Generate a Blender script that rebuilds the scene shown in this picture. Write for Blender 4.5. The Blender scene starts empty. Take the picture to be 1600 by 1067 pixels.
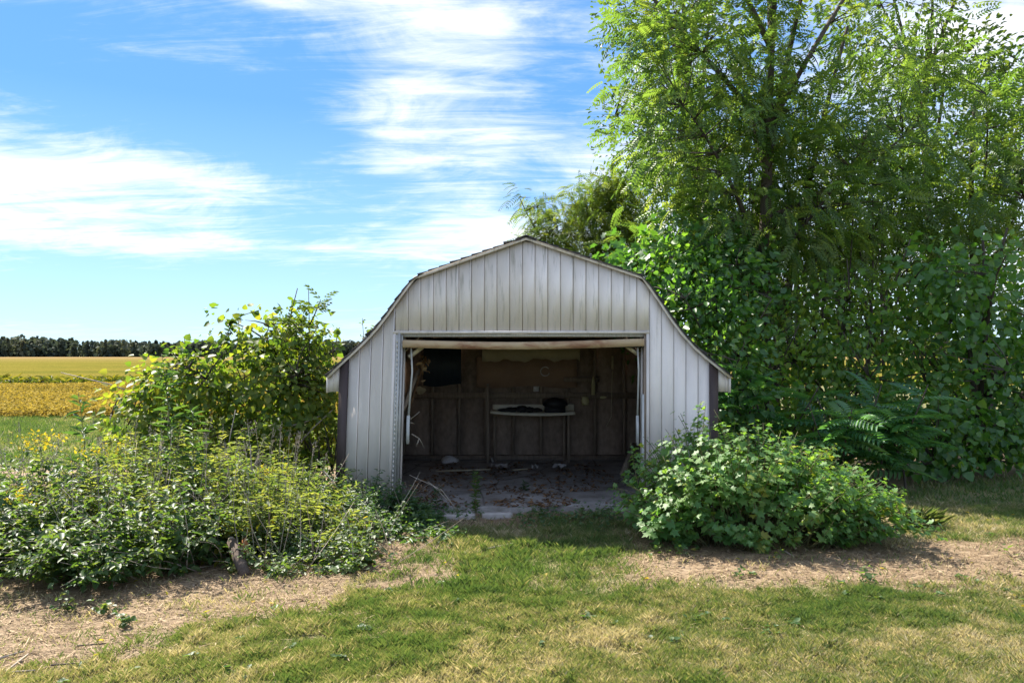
import bpy, math, random
import numpy as np
from mathutils import Vector, Matrix

sc = bpy.context.scene
COL = sc.collection
rad = math.radians
R0 = np.random.default_rng(11)
random.seed(5)

# ------------------------------------------------------------------ camera, sky, sun, exposure
EYE, KPX, HOR = 1.73, 1200.0, 555.0          # eye height, focal length in photo pixels, horizon row
cd = bpy.data.cameras.new('camera'); cam = bpy.data.objects.new('camera', cd); COL.objects.link(cam)
cd.sensor_width = 36; cd.lens = 27; cd.shift_y = 0.0134; cd.clip_start = 0.05; cd.clip_end = 6000
cam.location = (0, 0, EYE); cam.rotation_euler = (rad(90), 0, 0)
sc.camera = cam

AZ, EL = rad(-43), rad(48)
SUNV = Vector((math.sin(AZ)*math.cos(EL), math.cos(AZ)*math.cos(EL), math.sin(EL)))
sl = bpy.data.lights.new('sun', 'SUN'); sl.energy = 2.0; sl.angle = rad(0.53); sl.color = (1.0, 0.93, 0.82)
so = bpy.data.objects.new('sun', sl); COL.objects.link(so)
so.rotation_euler = SUNV.to_track_quat('Z', 'Y').to_euler()
sc.view_settings.view_transform = 'Standard'; sc.view_settings.look = 'None'
sc.view_settings.exposure = 2.78; sc.view_settings.gamma = 1.0
try: sc.view_settings.use_curve_mapping = False
except Exception: pass
sc.cycles.max_bounces = 8; sc.cycles.diffuse_bounces = 6; sc.cycles.transmission_bounces = 6
sc.cycles.glossy_bounces = 2; sc.cycles.transparent_max_bounces = 4
sc.cycles.caustics_reflective = False; sc.cycles.caustics_refractive = False
sc.cycles.use_denoising = True; sc.cycles.denoiser = 'OPENIMAGEDENOISE'; sc.cycles.denoising_input_passes = 'RGB_ALBEDO_NORMAL'; sc.cycles.denoising_prefilter = 'ACCURATE'
sc.cycles.sample_clamp_indirect = 6

def node(nt, kind, **kw):
    n = nt.nodes.new(kind)
    for k, v in kw.items(): setattr(n, k, v)
    return n
def link(nt, a, b): nt.links.new(a, b)
def setin(n, i, v): n.inputs[i].default_value = v
def math_(nt, op, a, b=None, clamp=False):
    n = node(nt, 'ShaderNodeMath', operation=op); n.use_clamp = clamp
    for i, v in enumerate((a, b)):
        if v is None: continue
        if hasattr(v, 'links'): link(nt, v, n.inputs[i])
        else: n.inputs[i].default_value = v
    return n.outputs[0]
def ramp(nt, fac, stops, mode='LINEAR'):
    n = node(nt, 'ShaderNodeValToRGB'); n.color_ramp.interpolation = mode
    e = n.color_ramp.elements
    while len(e) < len(stops): e.new(0.5)
    for x, (p, c) in zip(e, stops):
        x.position = p; x.color = (*c, 1) if len(c) == 3 else c
    if fac is not None: link(nt, fac, n.inputs[0])
    return n.outputs[0]
def mixc(nt, fac, a, b, mode='MIX'):
    n = node(nt, 'ShaderNodeMix', data_type='RGBA', blend_type=mode)
    for i, v in ((0, fac), (6, a), (7, b)):
        if hasattr(v, 'links'): link(nt, v, n.inputs[i])
        elif i == 0: n.inputs[0].default_value = v
        else: n.inputs[i].default_value = (*v, 1)
    return n.outputs[2]
def noise(nt, vec, scale, detail=5, rough=0.55, dist=0.0):
    n = node(nt, 'ShaderNodeTexNoise'); setin(n, 'Scale', scale); setin(n, 'Detail', detail)
    setin(n, 'Roughness', rough); setin(n, 'Distortion', dist)
    if vec is not None: link(nt, vec, n.inputs['Vector'])
    return n.outputs['Fac']
def mapping(nt, vec, scale=(1, 1, 1), loc=(0, 0, 0), rot=(0, 0, 0)):
    n = node(nt, 'ShaderNodeMapping'); setin(n, 'Scale', scale); setin(n, 'Location', loc); setin(n, 'Rotation', rot)
    link(nt, vec, n.inputs[0]); return n.outputs[0]

def build_world():
    w = bpy.data.worlds.new('World'); sc.world = w; w.use_nodes = True
    nt = w.node_tree; bg = nt.nodes['Background']
    sky = node(nt, 'ShaderNodeTexSky', sky_type='NISHITA'); sky.sun_disc = False
    sky.sun_elevation = EL; sky.sun_rotation = AZ
    sky.air_density = 1.0; sky.dust_density = 0.2; sky.ozone_density = 2.0
    tc = node(nt, 'ShaderNodeTexCoord'); d = tc.outputs['Generated']
    sep = node(nt, 'ShaderNodeSeparateXYZ'); link(nt, d, sep.inputs[0])
    dx, dy, dz = sep.outputs
    # clear September air: deeper blue overhead, pale blue low down all the way round
    K = 3.6                                                 # display value -> sky radiance at this strength and exposure
    k3 = lambda c: tuple(v*K for v in c)
    el = math_(nt, 'ABSOLUTE', dz)
    clear = ramp(nt, el, [(0.0, (.285, .355, .42)), (0.06, (.235, .325, .415)), (0.16, (.150, .255, .39)), (0.30, (.070, .168, .365)), (0.45, (.060, .155, .36)), (1.0, (.060, .155, .36))], 'LINEAR')
    clear = mixc(nt, 1.0, clear, (K, K, K), 'MULTIPLY')
    deep = mixc(nt, 1.0, sky.outputs[0], (0.30, 0.55, 0.80), 'MULTIPLY')
    base = mixc(nt, 0.10, clear, deep)
    # cirrus on a high flat layer, thin in view and heavier outside it
    den = math_(nt, 'ADD', math_(nt, 'MAXIMUM', dz, 0.0), 0.12)
    cx = math_(nt, 'DIVIDE', dx, den); cy = math_(nt, 'DIVIDE', dy, den)
    comb = node(nt, 'ShaderNodeCombineXYZ'); link(nt, cx, comb.inputs[0]); link(nt, cy, comb.inputs[1])
    p = comb.outputs[0]
    n1 = noise(nt, mapping(nt, p, (2.0, 2.6, 1), (3.1, 1.7, 0), (0, 0, 0.5)), 1.0, 10, 0.64, 1.0)
    n2 = noise(nt, mapping(nt, p, (1.3, 6.5, 1), (0.4, 5.2, 0), (0, 0, 0.35)), 1.4, 11, 0.70, 0.9)
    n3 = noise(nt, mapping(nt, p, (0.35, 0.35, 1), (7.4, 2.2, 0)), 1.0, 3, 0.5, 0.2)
    wisps = math_(nt, 'ADD', math_(nt, 'MULTIPLY', n1, 0.85), math_(nt, 'SUBTRACT', math_(nt, 'MULTIPLY', n2, 0.75), 0.30))
    cover = math_(nt, 'MULTIPLY', math_(nt, 'SUBTRACT', n3, 0.02), 0.60)  # base cover raised to add fill light; negative banks clear it in view
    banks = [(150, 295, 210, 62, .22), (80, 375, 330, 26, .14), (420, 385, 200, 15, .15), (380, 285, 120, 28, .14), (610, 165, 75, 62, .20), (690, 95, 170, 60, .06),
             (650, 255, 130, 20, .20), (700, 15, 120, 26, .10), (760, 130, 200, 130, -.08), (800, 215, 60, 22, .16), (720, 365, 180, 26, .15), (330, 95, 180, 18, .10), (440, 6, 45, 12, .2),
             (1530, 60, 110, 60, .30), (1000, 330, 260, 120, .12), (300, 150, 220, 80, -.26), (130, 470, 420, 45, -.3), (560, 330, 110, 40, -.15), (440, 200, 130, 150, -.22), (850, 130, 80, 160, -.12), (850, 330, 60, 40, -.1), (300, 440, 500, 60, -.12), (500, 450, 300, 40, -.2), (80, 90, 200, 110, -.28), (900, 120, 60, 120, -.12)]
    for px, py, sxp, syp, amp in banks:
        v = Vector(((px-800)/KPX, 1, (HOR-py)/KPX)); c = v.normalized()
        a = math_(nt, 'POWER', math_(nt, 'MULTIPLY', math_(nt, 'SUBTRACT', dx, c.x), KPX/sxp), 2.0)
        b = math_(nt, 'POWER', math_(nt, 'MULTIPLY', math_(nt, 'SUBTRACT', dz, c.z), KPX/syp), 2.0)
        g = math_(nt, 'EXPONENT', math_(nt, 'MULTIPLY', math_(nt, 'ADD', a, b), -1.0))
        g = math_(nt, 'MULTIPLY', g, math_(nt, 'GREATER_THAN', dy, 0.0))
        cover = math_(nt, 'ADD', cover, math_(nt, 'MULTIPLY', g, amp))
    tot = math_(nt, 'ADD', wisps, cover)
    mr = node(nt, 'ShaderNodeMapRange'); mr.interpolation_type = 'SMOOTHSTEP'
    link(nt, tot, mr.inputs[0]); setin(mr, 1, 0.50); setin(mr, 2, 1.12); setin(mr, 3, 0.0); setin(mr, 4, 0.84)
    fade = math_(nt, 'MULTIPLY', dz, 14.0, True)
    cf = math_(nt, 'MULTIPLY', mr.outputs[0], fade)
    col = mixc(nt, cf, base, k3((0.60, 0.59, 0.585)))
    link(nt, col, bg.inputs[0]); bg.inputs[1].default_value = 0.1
build_world()

# ------------------------------------------------------------------ helpers
def at(px, py, Y): return np.array([(px-800)/KPX*Y, Y, EYE-(py-HOR)/KPX*Y])
def gy(py): return EYE*KPX/(py-HOR)                       # distance of a ground point from its photo row
def gp(px, py): Y = gy(py); return np.array([(px-800)/KPX*Y, Y])
def gz(x, y):                                             # gentle unevenness of the ground
    return 0.012*np.sin(1.9*x+0.7*y)+0.010*np.sin(0.9*x-2.3*y+1)+0.006*np.sin(5.1*x+3.7*y)+0.004*np.sin(9.3*x-7.9*y+2)
def _h(ix, iy, s):
    a = (ix.astype(np.int64)*374761393+iy.astype(np.int64)*668265263+s*1442695041) & 0xffffffff
    a = ((a ^ (a >> 13))*1274126177) & 0xffffffff
    return ((a ^ (a >> 16)) & 0xffff)/65535.0
def vn(x, y, scale, s=0):
    x = np.asarray(x)*scale; y = np.asarray(y)*scale
    ix, iy = np.floor(x), np.floor(y); fx, fy = x-ix, y-iy
    fx = fx*fx*(3-2*fx); fy = fy*fy*(3-2*fy)
    a, b, c, d = _h(ix, iy, s), _h(ix+1, iy, s), _h(ix, iy+1, s), _h(ix+1, iy+1, s)
    return (a*(1-fx)+b*fx)*(1-fy)+(c*(1-fx)+d*fx)*fy
def fbm(x, y, scale, s=0): return 0.55*vn(x, y, scale, s)+0.28*vn(x, y, scale*2.1, s+1)+0.17*vn(x, y, scale*4.3, s+2)

class MB:
    def __init__(self): self.v, self.f, self.t, self.m, self.n = [], [], [], [], 0
    def add(self, v, f, tint=0.5, mat=0):
        v = np.asarray(v, dtype=np.float64).reshape(-1, 3)
        self.v.append(v); self.t.append(np.broadcast_to(np.asarray(tint, dtype=np.float64), (len(v),)))
        groups = [f] if isinstance(f, np.ndarray) else None
        if groups is None:
            by = {}
            for q in f: by.setdefault(len(q), []).append(q)
            groups = [np.array(q) for q in by.values()]
        for g in groups:
            self.f.append(g+self.n); self.m.append(np.full(len(g), mat))
        self.n += len(v)
    def box(self, x0, x1, y0, y1, z0, z1, tint=0.5, mat=0):
        v = [(x, y, z) for z in (z0, z1) for y in (y0, y1) for x in (x0, x1)]
        self.add(v, np.array([[0, 2, 3, 1], [4, 5, 7, 6], [0, 1, 5, 4], [2, 6, 7, 3], [0, 4, 6, 2], [1, 3, 7, 5]]), tint, mat)
    def tube(self, pts, radii, sides=6, tint=0.5, mat=0):
        P = np.asarray(pts, float); n = len(P); r = np.broadcast_to(np.asarray(radii, float), (n,))
        T = np.gradient(P, axis=0); T /= np.linalg.norm(T, axis=1)[:, None]+1e-9
        ref = np.array([0.13, 0.31, 0.94]) if abs(T[:, 2]).mean() < 0.8 else np.array([0.95, 0.2, 0.1])
        A = np.cross(T, ref); A /= np.linalg.norm(A, axis=1)[:, None]+1e-9; B = np.cross(T, A)
        th = np.arange(sides)/sides*2*math.pi
        V = P[:, None]+r[:, None, None]*(A[:, None]*np.cos(th)[None, :, None]+B[:, None]*np.sin(th)[None, :, None])
        i = np.arange(n-1)[:, None]*sides; j = np.arange(sides)[None]; k = (j+1) % sides
        F = np.stack([i+j, i+k, i+k+sides, i+j+sides], -1).reshape(-1, 4)
        self.add(V.reshape(-1, 3), F, tint, mat)
        if sides > 2:
            self.f.append(np.array([np.arange(sides)[::-1]])+self.n-n*sides); self.m.append(np.array([mat]))
            self.f.append(np.array([np.arange(sides)])+self.n-sides); self.m.append(np.array([mat]))
    def build(self, name, mats, parent=None, smooth=False):
        me = bpy.data.meshes.new(name)
        V = np.concatenate(self.v); me.vertices.add(len(V)); me.vertices.foreach_set('co', V.astype(np.float32).ravel())
        li = np.concatenate([g.ravel() for g in self.f]); tot = np.concatenate([np.full(len(g), g.shape[1]) for g in self.f])
        me.loops.add(len(li)); me.loops.foreach_set('vertex_index', li.astype(np.int32))
        me.polygons.add(len(tot)); st = np.concatenate([[0], np.cumsum(tot)[:-1]])
        me.polygons.foreach_set('loop_start', st.astype(np.int32))
        mats = mats if isinstance(mats, (list, tuple)) else [mats]
        for m in mats: me.materials.append(m)
        if len(mats) > 1: me.polygons.foreach_set('material_index', np.concatenate(self.m).astype(np.int32))
        me.attributes.new('tint', 'FLOAT', 'POINT').data.foreach_set('value', np.concatenate(self.t).astype(np.float32))
        me.update(calc_edges=True)
        if smooth: me.polygons.foreach_set('use_smooth', np.ones(len(tot), dtype=bool))
        o = bpy.data.objects.new(name, me); COL.objects.link(o)
        if parent is not None: adopt(o, parent)
        return o
def world_loc(p):
    l = Vector(p.location)
    while p.parent is not None: p = p.parent; l = l+Vector(p.location)
    return l
def adopt(o, parent):
    o.location = Vector(o.location)-world_loc(parent); o.parent = parent
def tag(o, label=None, cat=None, group=None, kind=None):
    for k, v in (('label', label), ('category', cat), ('group', group), ('kind', kind)):
        if v: o[k] = v
    return o
def thing(name, loc, label, cat, group=None):
    o = bpy.data.objects.new(name, None); o.empty_display_size = 0.2; COL.objects.link(o); o.location = [float(c) for c in loc]
    return tag(o, label, cat, group)

# ------------------------------------------------------------------ materials
def new_mat(name):
    m = bpy.data.materials.new(name); m.use_nodes = True
    nt = m.node_tree; return m, nt, nt.nodes['Principled BSDF']
def bump(nt, b, h, strength, dist=0.02):
    n = node(nt, 'ShaderNodeBump'); setin(n, 'Strength', strength); setin(n, 'Distance', dist)
    link(nt, h, n.inputs['Height']); link(nt, n.outputs[0], b.inputs['Normal'])
def tint_attr(nt):
    return node(nt, 'ShaderNodeAttribute', attribute_name='tint').outputs['Fac']
def objco(nt): return node(nt, 'ShaderNodeTexCoord').outputs['Object']

def leaf_mat(name, stops, trans=0.38, rough=0.52, spec=0.35, glow=(1.9, 1.75, 0.5)):
    m, nt, b = new_mat(name)
    t = tint_attr(nt)
    n = noise(nt, objco(nt), 9.0, 3, 0.6)
    col = ramp(nt, math_(nt, 'ADD', t, math_(nt, 'MULTIPLY', math_(nt, 'SUBTRACT', n, 0.5), 0.5), True), stops)
    link(nt, col, b.inputs['Base Color']); setin(b, 'Roughness', rough); setin(b, 'Specular IOR Level', spec)
    tr = node(nt, 'ShaderNodeBsdfTranslucent')
    link(nt, mixc(nt, 1.0, col, glow, 'MULTIPLY'), tr.inputs[0])
    mx = node(nt, 'ShaderNodeMixShader'); setin(mx, 0, min(.55, trans+.12))
    link(nt, b.outputs[0], mx.inputs[1]); link(nt, tr.outputs[0], mx.inputs[2])
    link(nt, mx.outputs[0], nt.nodes['Material Output'].inputs[0])
    return m
def plain_mat(name, c1, c2, scale=6, rough=0.8, bmp=0.3, stretch=(1, 1, 1), spec=0.3, metal=0.0):
    m, nt, b = new_mat(name)
    v = mapping(nt, objco(nt), stretch)
    n = noise(nt, v, scale, 7, 0.62)
    t = tint_attr(nt)
    f = math_(nt, 'ADD', math_(nt, 'MULTIPLY', math_(nt, 'SUBTRACT', n, 0.5), 1.5), t, True)
    link(nt, ramp(nt, f, [(0, c1), (1, c2)]), b.inputs['Base Color'])
    setin(b, 'Roughness', rough); setin(b, 'Specular IOR Level', spec); setin(b, 'Metallic', metal)
    bump(nt, b, n, bmp)
    return m
M = {}
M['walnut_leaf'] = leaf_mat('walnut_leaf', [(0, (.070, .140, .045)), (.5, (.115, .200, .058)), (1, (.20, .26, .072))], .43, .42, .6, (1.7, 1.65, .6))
M['dark_leaf'] = leaf_mat('dark_leaf', [(0, (0.038, 0.084, 0.034)), (.5, (0.066, 0.131, 0.046)), (1, (0.136, 0.188, 0.059))], 0.34, 0.45, 0.5)
M['locust_leaf'] = leaf_mat('locust_leaf', [(0, (.045, .090, .030)), (.5, (.080, .140, .042)), (1, (.14, .18, .05))], .42)
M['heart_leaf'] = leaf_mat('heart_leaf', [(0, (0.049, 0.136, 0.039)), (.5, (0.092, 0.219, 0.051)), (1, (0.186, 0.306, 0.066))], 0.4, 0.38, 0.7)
M['mulberry_leaf'] = leaf_mat('mulberry_leaf', [(0, (0.063, 0.152, 0.037)), (.5, (0.127, 0.253, 0.057)), (1, (0.253, 0.354, 0.076))], 0.42, 0.4, 0.6)
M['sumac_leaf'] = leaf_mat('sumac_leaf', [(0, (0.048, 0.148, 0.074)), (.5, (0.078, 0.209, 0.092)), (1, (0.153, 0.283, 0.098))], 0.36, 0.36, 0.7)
M['lobed_leaf'] = leaf_mat('lobed_leaf', [(0, (0.064, 0.172, 0.052)), (.45, (0.111, 0.231, 0.069)), (.85, (0.181, 0.293, 0.091)), (1, (0.360, 0.360, 0.081))], 0.36, 0.5, 0.5)
M['vine_leaf'] = leaf_mat('vine_leaf', [(0, (.050, .110, .026)), (.45, (.110, .175, .036)), (.85, (.185, .225, .045)), (1, (.23, .23, .05))], .44, .5, .4, (1.7, 1.7, .5))
M['ash_leaf'] = leaf_mat('ash_leaf', [(0, (0.030, 0.065, 0.022)), (1, (0.074, 0.115, 0.032))], .30)
M['weed_leaf'] = leaf_mat('weed_leaf', [(0, (.070, .120, .052)), (.5, (.145, .195, .090)), (1, (.265, .285, .13))], .40, .58, .35)
M['bramble_leaf'] = leaf_mat('bramble_leaf', [(0, (.045, .100, .036)), (.5, (.085, .150, .054)), (1, (.17, .21, .08))], .38, .48, .5)
M['nettle_leaf'] = leaf_mat('nettle_leaf', [(0, (0.038, 0.094, 0.042)), (.5, (0.065, 0.133, 0.055)), (1, (0.121, 0.179, 0.065))], .32, .45, .5)
M['yellow_leaf'] = leaf_mat('yellow_leaf', [(0, (.10, .13, .03)), (.6, (.19, .19, .035)), (1, (.34, .26, .04))], .45)
M['flower'] = leaf_mat('goldenrod_flower', [(0, (.40, .33, .03)), (1, (.60, .52, .05))], .3, .7, .2, (1.2, 1.1, .6))
M['dry_leaf'] = leaf_mat('dry_leaf', [(0, (.10, .055, .03)), (.6, (.24, .14, .07)), (1, (.42, .30, .17))], .2, .8, .2, (1.2, 1.0, .7))
M['grass'] = leaf_mat('grass_blade', [(0, (.078, .140, .042)), (.35, (.140, .190, .064)), (.58, (.225, .235, .112)), (.8, (.345, .305, .210)), (1, (.49, .435, .335))], .30, .55, .3, (1.5, 1.4, .7))
M['straw'] = leaf_mat('straw', [(0, (.08, .055, .036)), (.5, (.26, .18, .105)), (1, (.56, .44, .28))], .12, .8, .2, (1, 1, .9))
M['soy'] = leaf_mat('soybean_leaf', [(0, (.15, .125, .025)), (.4, (.335, .245, .050)), (1, (.55, .42, .11))], .2, .9, .05, (1.1, 1.1, .7))
M['corn'] = leaf_mat('corn_leaf', [(0, (.035, .060, .020)), (.6, (.070, .095, .026)), (1, (.18, .17, .04))], .3)
M['far_leaf'] = leaf_mat('far_wood_leaf', [(0, (.048, .066, .060)), (.5, (.078, .098, .070)), (1, (.13, .13, .085))], .12, .8, .1, (1.2, 1.2, .8))
M['bark'] = plain_mat('bark', (.035, .028, .022), (.12, .10, .08), 14, .95, .8, (1, 1, .25))
M['stem'] = plain_mat('plant_stem', (.06, .075, .03), (.16, .14, .06), 20, .8, .2)
M['dead_stem'] = plain_mat('dead_stem', (.14, .11, .085), (.42, .36, .29), 25, .9, .3)
M['brown_trim'] = plain_mat('brown_trim_paint', (.045, .032, .030), (.085, .062, .058), 9, .6, .12, (2, 2, .3))
M['door_metal'] = plain_mat('white_door_metal', (.30, .30, .29), (.66, .66, .62), 12, .5, .15, (3, 3, .6))
M['alu'] = plain_mat('aluminium_strip', (.26, .25, .23), (.62, .61, .57), 22, .45, .2, (4, 4, .5), .5, .3)
M['shingle'] = plain_mat('asphalt_shingle', (.030, .028, .027), (.075, .068, .062), 40, .95, .6)
M['osb'] = plain_mat('chipboard', (.15, .112, .088), (.40, .30, .235), 16, .9, .35, (1, 1, .6))
M['stud'] = plain_mat('old_stud_wood', (.17, .13, .10), (.38, .30, .23), 12, .9, .4, (4, 4, .4))
M['hardboard'] = plain_mat('brown_hardboard', (.25, .155, .105), (.36, .24, .165), 5, .8, .1)
M['cream'] = plain_mat('cream_board', (.40, .34, .22), (.60, .53, .38), 6, .7, .1)
M['bench'] = plain_mat('pale_laminate', (.62, .56, .44), (.84, .79, .66), 6, .6, .05)
M['clod'] = plain_mat('soil_clod', (.19, .135, .088), (.42, .33, .23), 30, .95, .5)
M['black'] = plain_mat('black_plastic', (.008, .009, .012), (.03, .03, .035), 8, .45, .2)
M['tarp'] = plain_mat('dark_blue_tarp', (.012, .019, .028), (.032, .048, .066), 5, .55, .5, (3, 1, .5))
M['paper'] = plain_mat('pale_paper', (.42, .40, .38), (.75, .72, .70), 7, .85, .2)
M['yellow_plastic'] = plain_mat('yellowed_plastic', (.40, .36, .18), (.60, .54, .32), 9, .5, .1)
M['log'] = plain_mat('weathered_log', (.055, .040, .032), (.15, .115, .092), 9, .95, .8, (5, 5, .8))
M['rust'] = plain_mat('rusty_orange', (.16, .055, .02), (.40, .17, .06), 12, .9, .4)
M['tabs'] = M['shingle']

def siding_mat():
    m, nt, b = new_mat('white_painted_siding')
    co = objco(nt)
    streak = noise(nt, mapping(nt, co, (1, 1, .08)), 21, 8, .66)
    blot = noise(nt, co, 1.6, 5, .6)
    fine = noise(nt, mapping(nt, co, (1, 1, .25)), 60, 4, .6)
    sep = node(nt, 'ShaderNodeSeparateXYZ'); link(nt, co, sep.inputs[0])
    # green-brown grime that runs down from under the roof edge
    hi = node(nt, 'ShaderNodeMapRange'); link(nt, sep.outputs[2], hi.inputs[0]); setin(hi, 1, 1.5); setin(hi, 2, 2.9)
    dirt = math_(nt, 'MULTIPLY', ramp(nt, streak, [(.53, (0, 0, 0)), (.68, (1, 1, 1))]), math_(nt, 'ADD', math_(nt, 'MULTIPLY', hi.outputs[0], .80), .10), True)
    basec = ramp(nt, blot, [(.3, (.83, .75, .695)), (.7, (.90, .83, .775))])
    oi = node(nt, 'ShaderNodeObjectInfo')
    basec = mixc(nt, oi.outputs['Random'], basec, mixc(nt, .09, basec, (.50, .45, .38)))
    c = mixc(nt, dirt, basec, (.30, .285, .22))
    low = node(nt, 'ShaderNodeMapRange'); link(nt, sep.outputs[2], low.inputs[0]); setin(low, 1, .38); setin(low, 2, .0)
    splash = math_(nt, 'MULTIPLY', math_(nt, 'MULTIPLY', low.outputs[0], blot), .9, True)
    c = mixc(nt, splash, c, (.36, .34, .27))
    g = tint_attr(nt)                                       # grime that has settled in the grooves
    gro = math_(nt, 'MULTIPLY', g, ramp(nt, noise(nt, mapping(nt, co, (1, 1, .3)), 5, 5, .6), [(.3, (.25, .25, .25)), (.65, (1, 1, 1))]), True)
    c = mixc(nt, gro, c, (.42, .37, .32))
    link(nt, c, b.inputs['Base Color']); setin(b, 'Roughness', .55); setin(b, 'Specular IOR Level', .35)
    bump(nt, b, fine, .12, .01)
    return m
M['siding'] = siding_mat()
def rail_mat():
    m, nt, b = new_mat('worn_cream_rail')
    co = objco(nt)
    n = noise(nt, mapping(nt, co, (1, 1, 3)), 3.2, 8, .66, .4); f = noise(nt, mapping(nt, co, (.3, 2, 6)), 26, 5, .6)
    c = ramp(nt, n, [(.36, (.24, .10, .05)), (.46, (.38, .23, .13)), (.56, (.50, .37, .22)), (.8, (.56, .44, .27))])
    c = mixc(nt, math_(nt, 'MULTIPLY', f, .4), c, (.30, .20, .12))
    link(nt, c, b.inputs['Base Color']); setin(b, 'Roughness', .8); bump(nt, b, f, .3)
    return m
M['rail'] = rail_mat()
def concrete_mat():
    m, nt, b = new_mat('old_concrete')
    co = objco(nt)
    n = noise(nt, co, 2.2, 9, .65); f = noise(nt, co, 34, 6, .65)
    v = node(nt, 'ShaderNodeTexVoronoi', feature='DISTANCE_TO_EDGE'); setin(v, 'Scale', 1.1); link(nt, mapping(nt, co, (1, 1, 1), (.3, .1, 0)), v.inputs['Vector'])
    c = ramp(nt, n, [(.32, (.13, .108, .09)), (.5, (.29, .27, .25)), (.7, (.46, .44, .42))])
    c = mixc(nt, ramp(nt, v.outputs['Distance'], [(0, (1, 1, 1)), (.018, (0, 0, 0))]), c, (.06, .05, .04))
    c = mixc(nt, math_(nt, 'MULTIPLY', f, .5), c, (.17, .14, .11))
    link(nt, c, b.inputs['Base Color']); setin(b, 'Roughness', .9); bump(nt, b, f, .5)
    return m
M['concrete'] = concrete_mat()
def ground_mat():
    m, nt, b = new_mat('soil_and_turf')
    co = objco(nt)
    dirt = node(nt, 'ShaderNodeAttribute', attribute_name='tint').outputs['Fac']
    n = noise(nt, co, 1.3, 8, .6); f = noise(nt, co, 30, 8, .7); g = noise(nt, co, 7, 6, .65)
    soil = ramp(nt, g, [(.3, (.165, .112, .072)), (.5, (.295, .215, .135)), (.75, (.41, .315, .212))])
    soil = mixc(nt, math_(nt, 'MULTIPLY', f, .7), soil, (.20, .145, .10))
    turf = ramp(nt, n, [(.3, (.100, .130, .048)), (.55, (.185, .180, .075)), (.75, (.32, .265, .135))])
    turf = mixc(nt, math_(nt, 'MULTIPLY', f, .75), turf, (.11, .095, .045))
    link(nt, mixc(nt, dirt, turf, soil), b.inputs['Base Color']); setin(b, 'Roughness', .95); setin(b, 'Specular IOR Level', .15)
    bump(nt, b, math_(nt, 'ADD', f, g), .7, .03)
    return m
M['ground'] = ground_mat()
def field_mat():
    m, nt, b = new_mat('ripening_crop')
    co = objco(nt)
    n = noise(nt, mapping(nt, co, (.05, .35, 1)), .35, 7, .6); f = noise(nt, mapping(nt, co, (1, .5, 1)), 1.6, 8, .7)
    sep = node(nt, 'ShaderNodeSeparateXYZ'); link(nt, co, sep.inputs[0])
    far = node(nt, 'ShaderNodeMapRange'); link(nt, sep.outputs[1], far.inputs[0]); setin(far, 1, 130); setin(far, 2, 420)
    c = ramp(nt, n, [(.32, (.105, .105, .020)), (.5, (.165, .140, .026)), (.7, (.21, .160, .036))])
    c = mixc(nt, far.outputs[0], c, (.26, .175, .085))
    c = mixc(nt, math_(nt, 'MULTIPLY', f, .5), c, (.08, .085, .02))
    link(nt, c, b.inputs['Base Color']); setin(b, 'Roughness', 1.0); setin(b, 'Specular IOR Level', 0); bump(nt, b, f, .8, .3)
    return m
M['field'] = field_mat()

# ------------------------------------------------------------------ where soil shows and where turf grows
def in_poly(x, y, poly):
    inside = np.zeros(x.shape, bool); n = len(poly)
    for i in range(n):
        (x1, y1), (x2, y2) = poly[i], poly[(i+1) % n]
        c = ((y1 > y) != (y2 > y)) & (x < (x2-x1)*(y-y1)/(y2-y1+1e-12)+x1)
        inside ^= c
    return inside
def G(pts): return [tuple(gp(*p)) for p in pts]
HALF = G([(545, 905), (700, 862), (745, 888), (650, 932), (480, 965), (430, 945)])
SOIL = [G([(-260, 905), (60, 915), (220, 930), (330, 935), (470, 935), (520, 925), (520, 940), (470, 958), (330, 985), (240, 1003), (170, 1045), (60, 1072), (-400, 1120)]),
        G([(985, 860), (960, 895), (985, 912), (1110, 922), (1250, 930), (1400, 922), (1640, 905), (1900, 900), (1900, 850), (1640, 846), (1480, 842), (1400, 852), (1390, 800), (1300, 760), (1000, 790)]),
        G([(640, 800), (1000, 796), (985, 826), (860, 822), (700, 828), (650, 826)]),
        G([(-300, 700), (0, 730), (200, 730), (560, 730), (700, 800), (680, 860), (480, 935), (200, 930), (-300, 915)]),
        G([(1150, 690), (1560, 690), (1900, 700), (1900, 748), (1560, 748), (1420, 762), (1200, 745)])]
RS = np.random.default_rng(77)
def soil_amount(x, y, feather=.13):
    wx = x+0.45*(fbm(x, y, 1.6, 21)-.5)+.22*(vn(x, y, 6, 25)-.5)+RS.normal(0, feather, np.shape(x)); wy = y+0.65*(fbm(x, y, 1.6, 31)-.5)+.26*(vn(x, y, 6, 35)-.5)+RS.normal(0, feather, np.shape(x))
    s = np.zeros(np.shape(x))
    for k, pl in enumerate(SOIL): s = np.maximum(s, in_poly(wx, wy, pl).astype(float))
    part_ = in_poly(wx, wy, HALF) & (fbm(x, y, 4, 61) > .47)
    return np.maximum(s, part_.astype(float))

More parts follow.
